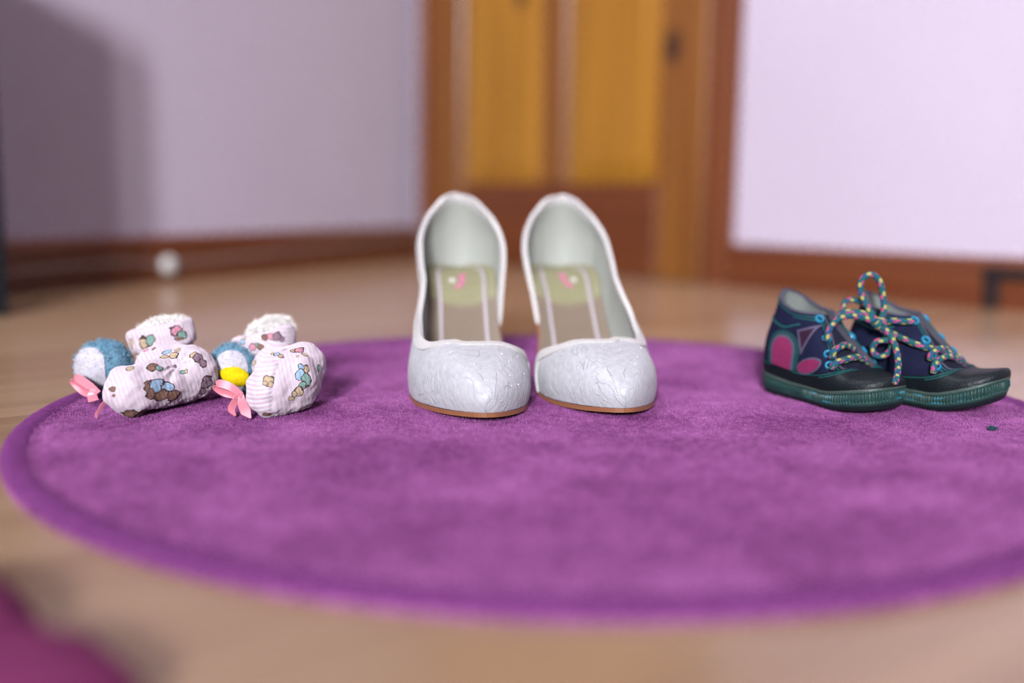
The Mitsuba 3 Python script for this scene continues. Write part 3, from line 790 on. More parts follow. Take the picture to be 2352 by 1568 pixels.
def make_child_shoe(name, tip, beta, k, spring, label, side, applique=True):
    tip = np.array(tip, float); b_ = math.radians(beta)
    h = np.array([math.sin(b_), -math.cos(b_)]); lat = np.array([h[1], -h[0]]) * side
    L = 0.128
    def place(s, u, z):
        return np.stack([tip[0] - s * k * h[0] + u * lat[0], tip[1] - s * k * h[1] + u * lat[1], z], -1)
    W = [(0, 0), (0.0006, 0.0055), (0.002, 0.0105), (0.006, 0.0178), (0.013, 0.0238), (0.025, 0.0285), (0.04, 0.0300), (0.06, 0.0275), (0.08, 0.0246), (0.10, 0.0240), (0.113, 0.0215), (0.121, 0.0160), (0.1255, 0.0100), (0.1275, 0.0045), (L, 0)]
    CEN = [(0, 0.004), (0.03, 0.002), (0.06, 0.0), (L, 0)]
    zb = lambda s: RT - 0.0008 + spring * np.clip(1 - s / 0.05, 0, 1) ** 1.7
    HS = [(0, 0.0150), (0.02, 0.0140), (0.05, 0.0122), (0.08, 0.0122), (0.10, 0.0138), (L, 0.0158)]
    # sole: levels of the outline
    ns = 420
    q = np.linspace(0, 1, ns)
    s = L * (0.25 * q + 0.75 * 0.5 * (1 - np.cos(np.pi * q)))
    w = interp(s, W) * k
    cen = interp(s, CEN) * k
    up_, dn_ = np.stack([s, cen + w], 1), np.stack([s[-2:0:-1], (cen - w)[-2:0:-1]], 1)
    loop = np.vstack([up_, dn_])
    nl = len(loop)
    sc = loop * [k, 1]
    tng = np.roll(sc, -1, 0) - np.roll(sc, 1, 0)
    nrm = np.stack([tng[:, 1], -tng[:, 0]], 1); nrm /= np.linalg.norm(nrm, axis=1, keepdims=True)
    if ((sc - [0.05, 0]) * nrm).sum() < 0:
        nrm = -nrm
    arc = np.concatenate([[0], np.cumsum(np.linalg.norm(np.diff(sc, axis=0), axis=1))])
    LV = [(0.0, -0.004), (0.03, -0.0022), (0.12, -0.0008), (0.30, 0.0), (0.36, 0.0004), (0.38, 0.0002), (0.42, 0.0005), (0.5, 0.0010), (0.6, 0.0011), (0.7, 0.0010), (0.76, 0.0006), (0.79, 0.0004), (0.82, 0.0009), (0.92, 0.0008), (0.98, 0.0001), (1.0, -0.0010)]
    rib = 0.5 + 0.5 * np.sign(np.sin(arc / 0.0019 * 2 * np.pi))
    rib = rib * sst(0.076, 0.066, loop[:, 0])
    rows, uvs = [], []
    for lv, off in LV:
        band = sst(0.37, 0.43, lv) * sst(0.80, 0.745, lv)
        o = off - 0.0009 * band * (1 - rib) * sst(0.076, 0.066, loop[:, 0])
        e = loop + np.stack([nrm[:, 0] / k, nrm[:, 1]], 1) * o[:, None]
        rows.append(place(e[:, 0], e[:, 1], zb(np.clip(e[:, 0], 0, L)) + lv * interp(e[:, 0], HS)))
        uvs.append(np.stack([arc, np.full(nl, lv)], 1))
    V = np.vstack(rows); UV = np.vstack(uvs)
    F = grid_faces(len(LV), nl, True)
    def cap(row, flip):
        i = np.arange(1, ns - 1)
        a, c2 = i, nl - i                              # mirrored points of the loop
        f = [[0, 1, nl - 1]]
        for j in range(1, ns - 2):
            f += [[j, j + 1, nl - j], [j + 1, nl - j - 1, nl - j]]
        f += [[ns - 2, ns - 1, ns]]
        f = np.array(f) % nl + row * nl
        return f[:, ::-1] if flip else f
    F = np.vstack([F, cap(0, True), cap(len(LV) - 1, False)])
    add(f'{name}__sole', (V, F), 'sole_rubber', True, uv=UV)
    # upper
    HH = [(0, 0.0025), (0.002, 0.0042), (0.006, 0.0050), (0.015, 0.0066), (0.026, 0.0088), (0.036, 0.0140), (0.045, 0.0210), (0.06, 0.0335), (0.075, 0.0470), (0.09, 0.0580), (L, 0.0600)]
    AE = [(0, 0.5), (0.03, 0.56), (0.05, 0.60), (0.07, 0.55), (0.09, 0.36), (0.11, 0.28), (L, 0.28)]
    ns2, nphi = 300, 170
    q = np.linspace(0, 1, ns2)
    s = L * (0.5 * q + 0.5 * 0.5 * (1 - np.cos(np.pi * q)))
    S, PH = np.meshgrid(s, np.linspace(0, np.pi, nphi), indexing='ij')
    w, cen, hh, ae = interp(S, W) * k - 0.0012, interp(S, CEN) * k, interp(S, HH), interp(S, AE)
    w = np.maximum(w, 0)
    c, sn = np.cos(PH), np.sin(PH)
    zr = hh * sn ** 0.85
    lean = 1 - 0.16 * sst(0.015, 0.055, zr) * sst(0.05, 0.09, S) + 0.05 * np.sin(np.pi * np.clip(zr / 0.03, 0, 1))
    U = cen + np.sign(c) * w * np.abs(c) ** ae * lean
    back = sst(0.10, L, S)
    SS = S - back * (0.0105 * (zr / 0.06) ** 1.3 - 0.0025 * np.sin(np.pi * np.clip(zr / 0.04, 0, 1))) / k
    Zl = zb(S) + interp(S, HS) - 0.0006 + zr
    P = place(SS, U, Zl).reshape(-1, 3)
    F = grid_faces(ns2, nphi)
    for row in (0, ns2 - 1):
        r0 = row * nphi
        m_ = (F >= r0) & (F < r0 + nphi)
        F[m_] = r0 + np.minimum(F[m_] - r0, nphi - 1 - (F[m_] - r0))
    F = F[(F[:, 0] != F[:, 1]) & (F[:, 1] != F[:, 2]) & (F[:, 2] != F[:, 0])]
    N = vnormals(P, F)
    mid = place(np.array([0.05]), np.array([0.0]), np.array([0.02]))[0]
    if (N * (P - mid)).sum() < 0:
        N, F = -N, F[:, ::-1]
    sl = interp(SS, [(0.0, 0.0), (0.029, 0.0), (0.031, 0.007), (0.034, 0.0120), (0.038, 0.0150), (0.043, 0.0148), (0.049, 0.0118), (0.058, 0.0072), (0.07, 0.0040), (0.085, 0.004), (0.095, 0.002), (0.10, -0.03), (L, -0.03)])
    zc = interp(SS, [(0.06, 0.045), (0.072, 0.0455), (0.082, 0.0460), (0.092, 0.0462), (0.104, 0.0490), (0.114, 0.0535), (0.121, 0.0562), (L, 0.0566)])
    g_slit = smax((0.0305 - SS) * k, (np.abs(U - cen) - sl) * 0.8, 0.002)
    g_top = np.where(SS > 0.055, (zc - zr) * 0.85, 0.02)
    g = smin(g_slit, g_top, 0.0025)
    zr_, ss_, u_ = zr.ravel(), SS.ravel(), (U - cen).ravel()
    attrs = np.hstack([P, N, g.reshape(-1, 1), zr_[:, None], ss_[:, None], u_[:, None]])
    def cut(*fields):
        """Keep where all fields (functions of g, height, length, side) are positive."""
        A, f = attrs, F
        for fn in fields:
            A, f = clip(A, f, fn(A[:, 6], A[:, 7], A[:, 8], A[:, 9]))
        return A, f
    def piece(nm, bsdf, t0, t1, *fields, smooth=45):
        A, f = cut(*fields)
        if len(f):
            add(f'{name}__{nm}', shell(A[:, :3], A[:, 3:6], f, t0, t1), bsdf, smooth)
    leather = lambda g, z, s, u: g
    piece('upper', 'navy_nubuck', -0.0006, 0.0006, leather)
    piece('lining', 'collar_lining', -0.0022, -0.0007, lambda g, z, s, u: g - 0.0003)
    piece('collar_edge', 'edge_trim', -0.0023, 0.0009, lambda g, z, s, u: g + 0.0002, lambda g, z, s, u: 0.0010 - g)
    zband = lambda s: interp(s, [(0, 0.05), (0.020, 0.05), (0.027, 0.0185), (0.034, 0.0125), (0.042, 0.0115), (0.055, 0.0100), (0.075, 0.0086), (0.092, 0.0105), (0.11, 0.0090), (L, 0.0085)])
    arc_ = lambda s, u: (0.0275 - s) * 0.9 - 3.5 * u * u + 0.0022
    low = lambda g, z, s, u: smax((zband(s) - z) * 0.9, arc_(s, u), 0.002)
    piece('mudguard', 'black_nubuck', 0.0004, 0.0013, leather, low)
    piece('stitching', 'teal_thread', 0.0011, 0.0017, leather, lambda g, z, s, u: low(g, z, s, u) - 0.0009, lambda g, z, s, u: 0.0014 - low(g, z, s, u))
    piece('stitching', 'teal_thread', 0.0011, 0.0017, leather, lambda g, z, s, u: low(g, z, s, u) - 0.0021, lambda g, z, s, u: 0.0026 - low(g, z, s, u), lambda g, z, s, u: 0.05 - s)
    piece('stitching', 'teal_thread', 0.0005, 0.0011, lambda g, z, s, u: g - 0.0022, lambda g, z, s, u: 0.0027 - g, lambda g, z, s, u: s - 0.031)
    piece('stitching', 'teal_thread', 0.0005, 0.0011, lambda g, z, s, u: g - 0.0036, lambda g, z, s, u: 0.0041 - g, lambda g, z, s, u: s - 0.031, lambda g, z, s, u: 0.09 - s)
    zcol = lambda s: interp(s, [(0.07, 0.040), (0.085, 0.0365), (0.098, 0.0330), (0.108, 0.0345), (L, 0.0385)])
    piece('stitching', 'teal_thread', 0.0005, 0.0011, leather, lambda g, z, s, u: z - zcol(s), lambda g, z, s, u: zcol(s) + 0.0012 - z, lambda g, z, s, u: s - 0.082)
    if applique:
        near = lambda g, z, s, u: u - 0.002
        def arch(off):
            def f(g, z, s, u):
                x = (s - 0.0935) * k
                zz = z - 0.0205
                r = np.where(zz > 0, np.hypot(x, zz * 1.15), np.abs(x) * 0.95 - 0.05 * zz)
                return np.minimum(0.0098 + off - r, z - 0.0085 + off * 0.0)
            return f
        piece('applique', 'applique_teal', 0.0004, 0.0013, near, arch(0.0030))
        piece('applique', 'applique_mauve', 0.0010, 0.0018, near, arch(0.0))
        piece('applique', 'applique_pink', 0.0015, 0.0023, near, arch(-0.0019))
        def oval(off):
            return lambda g, z, s, u: 1 - np.hypot((s - 0.0635) * k / (0.0088 + off), (z - 0.0132 - (0.0635 - s) * 0.20) / (0.0040 + off))
        piece('applique', 'applique_mauve', 0.0012, 0.0019, near, oval(0.0012))
        piece('applique', 'applique_pink', 0.0017, 0.0024, near, oval(0.0))
        def tri(off):
            T_ = np.array([(0.0835, 0.0340), (0.0660, 0.0385), (0.0745, 0.0190)]); c_ = T_.mean(0)
            def f(g, z, s, u):
                d = np.full(len(s), 1.0)
                for i in range(3):
                    a, b = T_[i], T_[(i + 1) % 3]
                    nn = np.array([b[1] - a[1], a[0] - b[0]]); nn /= np.linalg.norm(nn)
                    if (c_ - a) @ nn < 0:
                        nn = -nn
                    d = np.minimum(d, (s - a[0]) * nn[0] + (z - a[1]) * nn[1])
                return d + off
            return f
        piece('applique', 'applique_mauve', 0.0004, 0.0011, near, tri(0.0), lambda g, z, s, u: 0.0014 - tri(0.0)(g, z, s, u))
        piece('applique', 'applique_wine', 0.0004, 0.0009, near, tri(-0.0013))
    # tongue: lies under the opening and stands up above it
    piece('tongue', 'tongue_fabric', -0.0034, -0.0023, lambda g, z, s, u: 0.0055 - g_back(g, s), lambda g, z, s, u: s - 0.026, lambda g, z, s, u: 0.0735 - s, lambda g, z, s, u: 0.0215 - np.abs(u))
    # eyelets
    ei = []
    PG, NG = P.reshape(ns2, nphi, 3), N.reshape(ns2, nphi, 3)
    for (se, ue) in ((0.0705, 0.0085), (0.0590, 0.0118), (0.0505, 0.0165), (0.0450, 0.0195)):
        for sg_ in (1, -1):
            j = np.argmin(np.where(zr > 0.004, (SS - se) ** 2 + ((U - cen) - sg_ * ue) ** 2, 9))
            p_, n_ = P[j], N[j]
            t1 = np.cross(n_, [0, 0, 1.0]); t1 /= np.linalg.norm(t1); t2 = np.cross(n_, t1)
            th_ = np.linspace(0, 2 * np.pi, 29)[:-1]
            pr_ = [(0.0016, 0.0004), (0.0017, 0.0016), (0.0022, 0.0022), (0.0028, 0.0018), (0.0031, 0.0007)]
            V = np.vstack([p_ + n_ * hgt + r_ * (np.cos(th_)[:, None] * t1 + np.sin(th_)[:, None] * t2) for r_, hgt in pr_])
            add(f'{name}__eyelet', (V, grid_faces(len(pr_), 28, True)), 'eyelet_blue', True)
            ei.append((p_ + n_ * 0.0012, n_))
    tag(name, label, 'shoe', 'dark laced child shoes')
    return dict(place=place, eyelets=ei, P=P, N=N)

def g_back(g, s):
    return np.where(s > 0.06, np.minimum(g, 0.0054), g)

shoe1 = make_child_shoe('child_shoe', (0.2342, 0.5911), 32, 0.8064, 0.0050, 'dark blue child shoe with pink patches on its side, in front of its pair', 1)
shoe2 = make_child_shoe('child_shoe_001', (0.3034, 0.5986), 45.1, 0.8103, 0.0105, 'dark blue child shoe partly hidden behind its pair, toe towards the rug edge', 1, applique=False)

LACES = {
    'cross3': [(0.1983, 0.6115, 0.0374), (0.2, 0.611, 0.0419), (0.205, 0.615, 0.0441), (0.211, 0.621, 0.0444), (0.2193, 0.631, 0.0399)],
    'cross4': [(0.1971, 0.605, 0.0319), (0.1999, 0.606, 0.0353), (0.2062, 0.609, 0.0368), (0.217, 0.617, 0.0373), (0.2292, 0.629, 0.0316)],
    'strandA': [(0.1981, 0.6215, 0.0466), (0.1988, 0.621, 0.052), (0.2021, 0.624, 0.0569), (0.2075, 0.626, 0.0609), (0.215, 0.628, 0.0621), (0.2237, 0.629, 0.0607), (0.2314, 0.629, 0.0575)],
    'strandB': [(0.2093, 0.636, 0.0619), (0.2152, 0.633, 0.0638), (0.2228, 0.631, 0.0635), (0.2296, 0.63, 0.0607), (0.2338, 0.628, 0.0582)],
    'loop': [(0.2313, 0.629, 0.0586), (0.2265, 0.632, 0.0674), (0.2222, 0.634, 0.0769), (0.2225, 0.634, 0.0847), (0.2281, 0.634, 0.0881), (0.2333, 0.633, 0.0841), (0.2358, 0.632, 0.0745), (0.2365, 0.631, 0.0662), (0.2346, 0.629, 0.0586)],
    'back': [(0.2302, 0.632, 0.0627), (0.2264, 0.638, 0.0681), (0.2209, 0.643, 0.0709), (0.2168, 0.645, 0.0695), (0.2147, 0.643, 0.0651), (0.2156, 0.638, 0.0612)],
    'tail': [(0.2329, 0.627, 0.0572), (0.2375, 0.622, 0.0513), (0.2388, 0.614, 0.045), (0.2374, 0.604, 0.037), (0.2335, 0.594, 0.0312), (0.2292, 0.5855, 0.0273)],
    'ring': [(0.241, 0.622, 0.0494), (0.2359, 0.622, 0.0476), (0.2305, 0.623, 0.0466), (0.2284, 0.624, 0.0419), (0.2303, 0.623, 0.0379), (0.2346, 0.622, 0.0376), (0.2381, 0.621, 0.0409), (0.2393, 0.62, 0.046)],
    'low': [(0.2297, 0.629, 0.0575), (0.2345, 0.627, 0.0539), (0.2405, 0.622, 0.0485)],
    'knot': [(0.23, 0.628, 0.0559), (0.2311, 0.6255, 0.0596), (0.2338, 0.6245, 0.0592), (0.2358, 0.6255, 0.0558), (0.2337, 0.627, 0.0536)],
    'knot2': [(0.2359, 0.628, 0.0593), (0.2316, 0.6235, 0.0582), (0.2308, 0.6255, 0.0551)],
    'cross5': [(0.2395, 0.6335, 0.0528), (0.2451, 0.63, 0.0497), (0.2496, 0.622, 0.0473), (0.257, 0.616, 0.0447), (0.2706, 0.622, 0.0417), (0.2817, 0.6265, 0.0378), (0.2901, 0.632, 0.0331)],
    'r4': [(0.2599, 0.604, 0.0303), (0.2608, 0.6065, 0.0348), (0.2676, 0.613, 0.0381), (0.2769, 0.62, 0.0382), (0.2881, 0.632, 0.0331)],
    'r3': [(0.2592, 0.6095, 0.0375), (0.2606, 0.611, 0.0411), (0.2688, 0.618, 0.0434), (0.2797, 0.63, 0.0406)],
    'side': [(0.2394, 0.634, 0.0572), (0.2422, 0.63, 0.0589), (0.2484, 0.628, 0.059), (0.2545, 0.6275, 0.0588)],
}
LR = 0.00205
for nm, keys in (('child_shoe', ('cross3', 'cross4', 'strandA', 'strandB', 'loop', 'back', 'tail', 'ring', 'low', 'knot', 'knot2')), ('child_shoe_001', ('cross5', 'r4', 'r3', 'side'))):
    for kk in keys:
        v, f, uv = tube(LACES[kk], LR * (0.93 if kk in ('back', 'ring') else 1.0), m=14)
        add(f'{nm}__lace', (v, f), 'lace_cord', True, uv=uv)

# ------------------------------------------------------------------ baby booties with felt heads
def usm(a, b, k):
    return smin(a, b, k)

def make_sdf_mesh(fn, lo, hi, step):
    return surface_nets(fn, lo, hi, step)

RB1, RB2 = rot([0, 1, 0], -13), rot([0, 1, 0], -15)
def bootie1_sdf(p):
    n = (meshkit.fbm(p * 75, 3, 21) - 0.5) * 0.0055
    a = sd_capsule(p, (-0.2195, 0.5625, 0.0205), (-0.2020, 0.594, 0.0215), 0.0145, 0.0150)
    r = sd_ellipsoid(p, (-0.1985, 0.600, 0.0240), (0.0185, 0.0185, 0.0172))
    m = sd_ellipsoid(p, (-0.2110, 0.606, 0.0285), (0.0205, 0.019, 0.0130))
    f = sd_ellipsoid(p, (-0.2215, 0.630, 0.0305), (0.0178, 0.0150, 0.0200))
    d = usm(a, r, 0.0025)
    d = usm(d, m, 0.0030)
    d = usm(d, f, 0.0035)
    # pinch where the gathers meet
    q = p - np.array([-0.1985, 0.5815, 0.0325])
    d = d + 0.0035 * np.exp(-(q ** 2).sum(-1) / 0.0055 ** 2)
    ang = np.arctan2(q[:, 2], q[:, 0])
    rr = np.linalg.norm(q, axis=1)
    d = d + 0.0010 * np.cos(7 * ang) * np.exp(-rr / 0.010) * np.clip(rr / 0.003, 0, 1)
    w = (meshkit.fbm(p * np.array([190, 120, 120]), 2, 22) - 0.5) * 0.0026
    return np.maximum(d + n * 0.6 + w, RT - 0.0005 - p[:, 2])
def cuff_sdf(c, r, R, seed, cut):
    def fn(p):
        q = (p - np.asarray(c)) @ R
        rr = np.hypot(q[:, 0] / r[0], q[:, 1] / r[1])
        rad = (rr - 1) * min(r[0], r[1])
        prof = rad - 0.0022 * np.sqrt(np.clip(1 - (q[:, 2] / r[2]) ** 2, 0, 1))
        wall = np.maximum(np.abs(prof + 0.0012) - 0.0024, np.abs(q[:, 2]) - r[2])
        wall = np.where(np.abs(q[:, 2]) > r[2] - 0.002, np.maximum(wall, np.hypot(np.maximum(np.abs(prof + 0.0012) - 0.0004, 0), np.maximum(np.abs(q[:, 2]) - r[2] + 0.002, 0)) - 0.002), wall)
        return wall + (meshkit.fbm(p * 110, 2, seed) - 0.5) * 0.0024
    return fn
def bootie2_sdf(p):
    n = (meshkit.fbm(p * 75, 3, 31) - 0.5) * 0.0055
    q = np.abs((p - np.array([-0.1325, 0.588, 0.0245])) / np.array([0.0176, 0.0230, 0.0186]))
    e = ((q ** 2.7).sum(-1) ** (1 / 2.7) - 1) * 0.0185
    t = sd_ellipsoid(p, (-0.1415, 0.5690, 0.0195), (0.0120, 0.0140, 0.0148))
    u = sd_ellipsoid(p, (-0.1275, 0.5985, 0.0325), (0.0135, 0.0150, 0.0120))
    f = sd_ellipsoid(p, (-0.1590, 0.636, 0.0285), (0.0150, 0.0135, 0.0180))
    g = sd_ellipsoid(p, (-0.1475, 0.617, 0.0260), (0.0150, 0.0170, 0.0150))
    d = usm(e, t, 0.010)
    d = usm(d, u, 0.005)
    d = usm(d, g, 0.003)
    d = usm(d, f, 0.003)
    s = p[:, 0] + 0.1362 - 0.10 * (p[:, 2] - 0.02)
    d = d + 0.0007 * np.exp(-(s / 0.0012) ** 2) * (p[:, 1] < 0.59)      # the seam over the toe
    q = p - np.array([-0.1305, 0.5730, 0.0395])
    d = d + 0.0012 * np.exp(-(q ** 2).sum(-1) / 0.006 ** 2)
    w = (meshkit.fbm(p * np.array([190, 120, 120]), 2, 32) - 0.5) * 0.0024
    return np.maximum(d + n * 0.55 + w, RT - 0.0005 - p[:, 2])

# the print: (x, y, z, size, colour, stretch)
SPOTS1 = [(-0.2055, 0.5585, 0.0225, 0.0037, 'b', 1.3), (-0.2034, 0.5625, 0.0235, 0.0042, 'u', 1.0), (-0.1998, 0.5684, 0.0207, 0.0037, 'u', 1.0), (-0.2019, 0.5647, 0.0175, 0.004, 'b', 0.8), (-0.1978, 0.5717, 0.0162, 0.0035, 'b', 0.9), (-0.2058, 0.5574, 0.0197, 0.0019, 'b', 1.6), (-0.2076, 0.5683, 0.0337, 0.003, 'b', 0.8), (-0.2046, 0.5695, 0.0325, 0.0022, 'g', 0.8), (-0.224, 0.5489, 0.0239, 0.0022, 'b', 0.7), (-0.2229, 0.5481, 0.0206, 0.001, 'b', 1), (-0.2171, 0.5588, 0.0342, 0.002, 't', 0.8), (-0.2082, 0.5937, 0.0384, 0.0026, 'u', 0.9), (-0.2074, 0.5868, 0.0363, 0.0023, 't', 0.7), (-0.2026, 0.588, 0.0372, 0.0026, 't', 0.7), (-0.2017, 0.5934, 0.0398, 0.0016, 't', 0.8), (-0.191, 0.59, 0.0373, 0.0023, 't', 0.8), (-0.1881, 0.5898, 0.0355, 0.0028, 'm', 1.1), (-0.1856, 0.5906, 0.0325, 0.0023, 'm', 1.2), (-0.1952, 0.582, 0.0281, 0.002, 'g', 0.6), (-0.2, 0.5827, 0.0313, 0.001, 'm', 1), (-0.1933, 0.5825, 0.0288, 0.001, 't', 1.4), (-0.1836, 0.5906, 0.02, 0.0031, 'm', 1.5), (-0.1865, 0.5911, 0.0145, 0.0021, 'm', 1.2), (-0.2164, 0.554, 0.0089, 0.0041, 'b', 0.7), (-0.2117, 0.558, 0.0088, 0.0034, 'b', 0.6), (-0.2299, 0.6145, 0.0403, 0.003, 't', 1.3), (-0.2256, 0.614, 0.0423, 0.0027, 'g', 1.2), (-0.2189, 0.6003, 0.0393, 0.0013, 'b', 2.0), (-0.2242, 0.6016, 0.0382, 0.0016, 'p', 0.9), (-0.2392, 0.6188, 0.039, 0.0014, 't', 2.4), (-0.2372, 0.6199, 0.0327, 0.0016, 't', 0.7), (-0.2106, 0.6184, 0.0477, 0.003, 'p', 1.2), (-0.208, 0.6201, 0.0448, 0.003, 'g', 0.8), (-0.209, 0.6188, 0.0427, 0.0022, 'b', 0.5)]
SPOTS2 = [(-0.1385, 0.5575, 0.0284, 0.0029, 't', 0.95), (-0.1401, 0.5567, 0.0271, 0.0015, 't', 0.8), (-0.137, 0.557, 0.0265, 0.0012, 't', 1.3), (-0.1202, 0.5701, 0.0325, 0.0027, 't', 1.1), (-0.1221, 0.5695, 0.0344, 0.0017, 'u', 1.2), (-0.1223, 0.5676, 0.0304, 0.0025, 'u', 1.3), (-0.1193, 0.569, 0.0268, 0.0027, 'g', 1.5), (-0.1211, 0.5675, 0.0243, 0.002, 'g', 1.2), (-0.1231, 0.5657, 0.0205, 0.0027, 't', 1.0), (-0.1268, 0.564, 0.0169, 0.0017, 't', 0.9), (-0.1253, 0.5644, 0.0194, 0.0015, 't', 1.4), (-0.1382, 0.5763, 0.0408, 0.0018, 'u', 0.7), (-0.1352, 0.5752, 0.0397, 0.0015, 't', 0.8), (-0.1339, 0.575, 0.0392, 0.0008, 'm', 1), (-0.1411, 0.5786, 0.0409, 0.001, 't', 1), (-0.1289, 0.5829, 0.0425, 0.0023, 't', 0.7), (-0.1261, 0.5841, 0.0423, 0.0028, 'p', 0.8), (-0.1221, 0.5799, 0.0407, 0.002, 't', 1.2), (-0.1253, 0.5754, 0.0398, 0.001, 't', 0.6), (-0.1588, 0.6067, 0.0302, 0.0019, 't', 0.7), (-0.1405, 0.5596, 0.0084, 0.0022, 'b', 0.6), (-0.115, 0.5863, 0.0311, 0.0013, 'g', 1.8), (-0.1703, 0.6223, 0.0411, 0.0016, 'u', 1.3), (-0.169, 0.6227, 0.0433, 0.0011, 't', 1.2), (-0.1607, 0.62, 0.039, 0.0022, 'g', 0.8), (-0.1585, 0.6199, 0.038, 0.0019, 'b', 1.0), (-0.1635, 0.6201, 0.0379, 0.0019, 'p', 1.2), (-0.1555, 0.6216, 0.0439, 0.0022, 'b', 0.9), (-0.1524, 0.6225, 0.0444, 0.0024, 'p', 1.0), (-0.1488, 0.6235, 0.0445, 0.0025, 'm', 1.0), (-0.1458, 0.6248, 0.0422, 0.0016, 'm', 1)]
TAN, BROWN, BLUE, GREEN, PINK, MAUVE = (0.50, 0.38, 0.25), (0.21, 0.115, 0.085), (0.30, 0.43, 0.58), (0.20, 0.33, 0.29), (0.60, 0.26, 0.34), (0.26, 0.17, 0.22)
PRINT_COLS = dict(t=TAN, b=BROWN, u=BLUE, g=GREEN, p=PINK, m=MAUVE)
def flannel(coord, spots):
    def f(p, n, uv):
        v = coord(p) + 0.0009 * (fbm(p.x * 120, p.y * 120, p.z * 120, 2) - 0.5)
        w = v / 0.00235
        fr = w - dr.floor(w)
        line = smoothstep(0.54, 0.66, fr) * smoothstep(0.98, 0.86, fr)
        c = mix(mi.Color3f(0.64, 0.575, 0.635), mi.Color3f(0.66, 0.39, 0.50), line * (0.45 + 0.4 * noise(p.x * 500, p.y * 500, p.z * 500)))
        wob = (fbm(p.x * 420, p.y * 420, p.z * 420, 2) - 0.5) * 0.9
        for (x, y, z, r, k, st) in spots:
            d = dr.sqrt(dr.square(p.x - x) + dr.square((p.z - z) / st) + dr.square((p.y - y) * 0.7)) / r + wob
            c = mix(mi.Color3f(0.07, 0.04, 0.045), c, smoothstep(1.10, 1.16, d))
            inner = mi.Color3f(PRINT_COLS[k]) * (0.8 + 0.4 * noise(p.x * 900, p.y * 900, p.z * 900))
            c = mix(inner, c, smoothstep(0.86, 0.96, d))
        return c
    return f
def ribs(coord):
    return lambda p, n, uv: 0.5 + 0.5 * dr.sin(coord(p) / 0.00235 * 2 * math.pi + 1.0) + 0.4 * fbm(p.x * 800, p.y * 800, p.z * 800, 2)
co1 = lambda p: p.x * 0.86 + p.y * 0.42 + p.z * 0.24
def co2(p):
    s = p.x + 0.1362 - 0.10 * (p.z - 0.02)
    return dr.select(s < 0, p.z * 0.93 - p.x * 0.30 + p.y * 0.1 - dr.square(s) * 14, p.x * 0.93 + p.z * 0.18 + p.y * 0.30)
mat('flannel_near_child', flannel(co1, SPOTS1), 0.85, 0.15, bump=ribs(co1), bump_scale=0.00018, eps=1e-4)
mat('flannel_far', flannel(co2, SPOTS2), 0.85, 0.15, bump=ribs(co2), bump_scale=0.00018, eps=1e-4)
mat('fleece_white', lambda p, n, uv: mix(mi.Color3f(0.92, 0.87, 0.85), mi.Color3f(1.12, 1.06, 1.03), fbm(p.x * 400, p.y * 400, p.z * 400, 2)), 0.9, 0.1)
felt_n = lambda p: fbm(p.x * 260, p.y * 260, p.z * 260, 3)
mat('felt_blue', lambda p, n, uv: mix(mi.Color3f(0.10, 0.24, 0.36), mi.Color3f(0.22, 0.39, 0.52), felt_n(p)), 0.9, 0.1)
mat('felt_white', lambda p, n, uv: mix(mi.Color3f(0.50, 0.47, 0.56), mi.Color3f(0.66, 0.63, 0.68), felt_n(p)), 0.9, 0.1)
mat('felt_yellow', lambda p, n, uv: mix(mi.Color3f(0.66, 0.46, 0.0), mi.Color3f(0.82, 0.64, 0.01), felt_n(p)), 0.9, 0.1)
mat('satin_pink', [0.66, 0.20, 0.26], 0.32, 0.5)

def fuzz(V, N, count, lo, hi, w, seed):
    g = np.random.default_rng(seed)
    i = g.integers(0, len(V), count)
    d = N[i] + g.normal(0, 0.55, (count, 3)); d /= np.linalg.norm(d, axis=1, keepdims=True)
    sd = np.cross(d, g.normal(0, 1, (count, 3))); sd /= np.linalg.norm(sd, axis=1, keepdims=True)
    le = g.uniform(lo, hi, count)[:, None]
    b = V[i] - N[i] * 0.0003
    mid = b + d * le * 0.55
    tip_ = mid + (d + g.normal(0, 0.6, (count, 3))) * le * 0.45
    P = np.stack([b - sd * w, b + sd * w, mid, tip_], 1).reshape(-1, 3)
    k = np.arange(count)[:, None] * 4
    return P, np.vstack([k + [0, 1, 2], k + [0, 2, 3]])

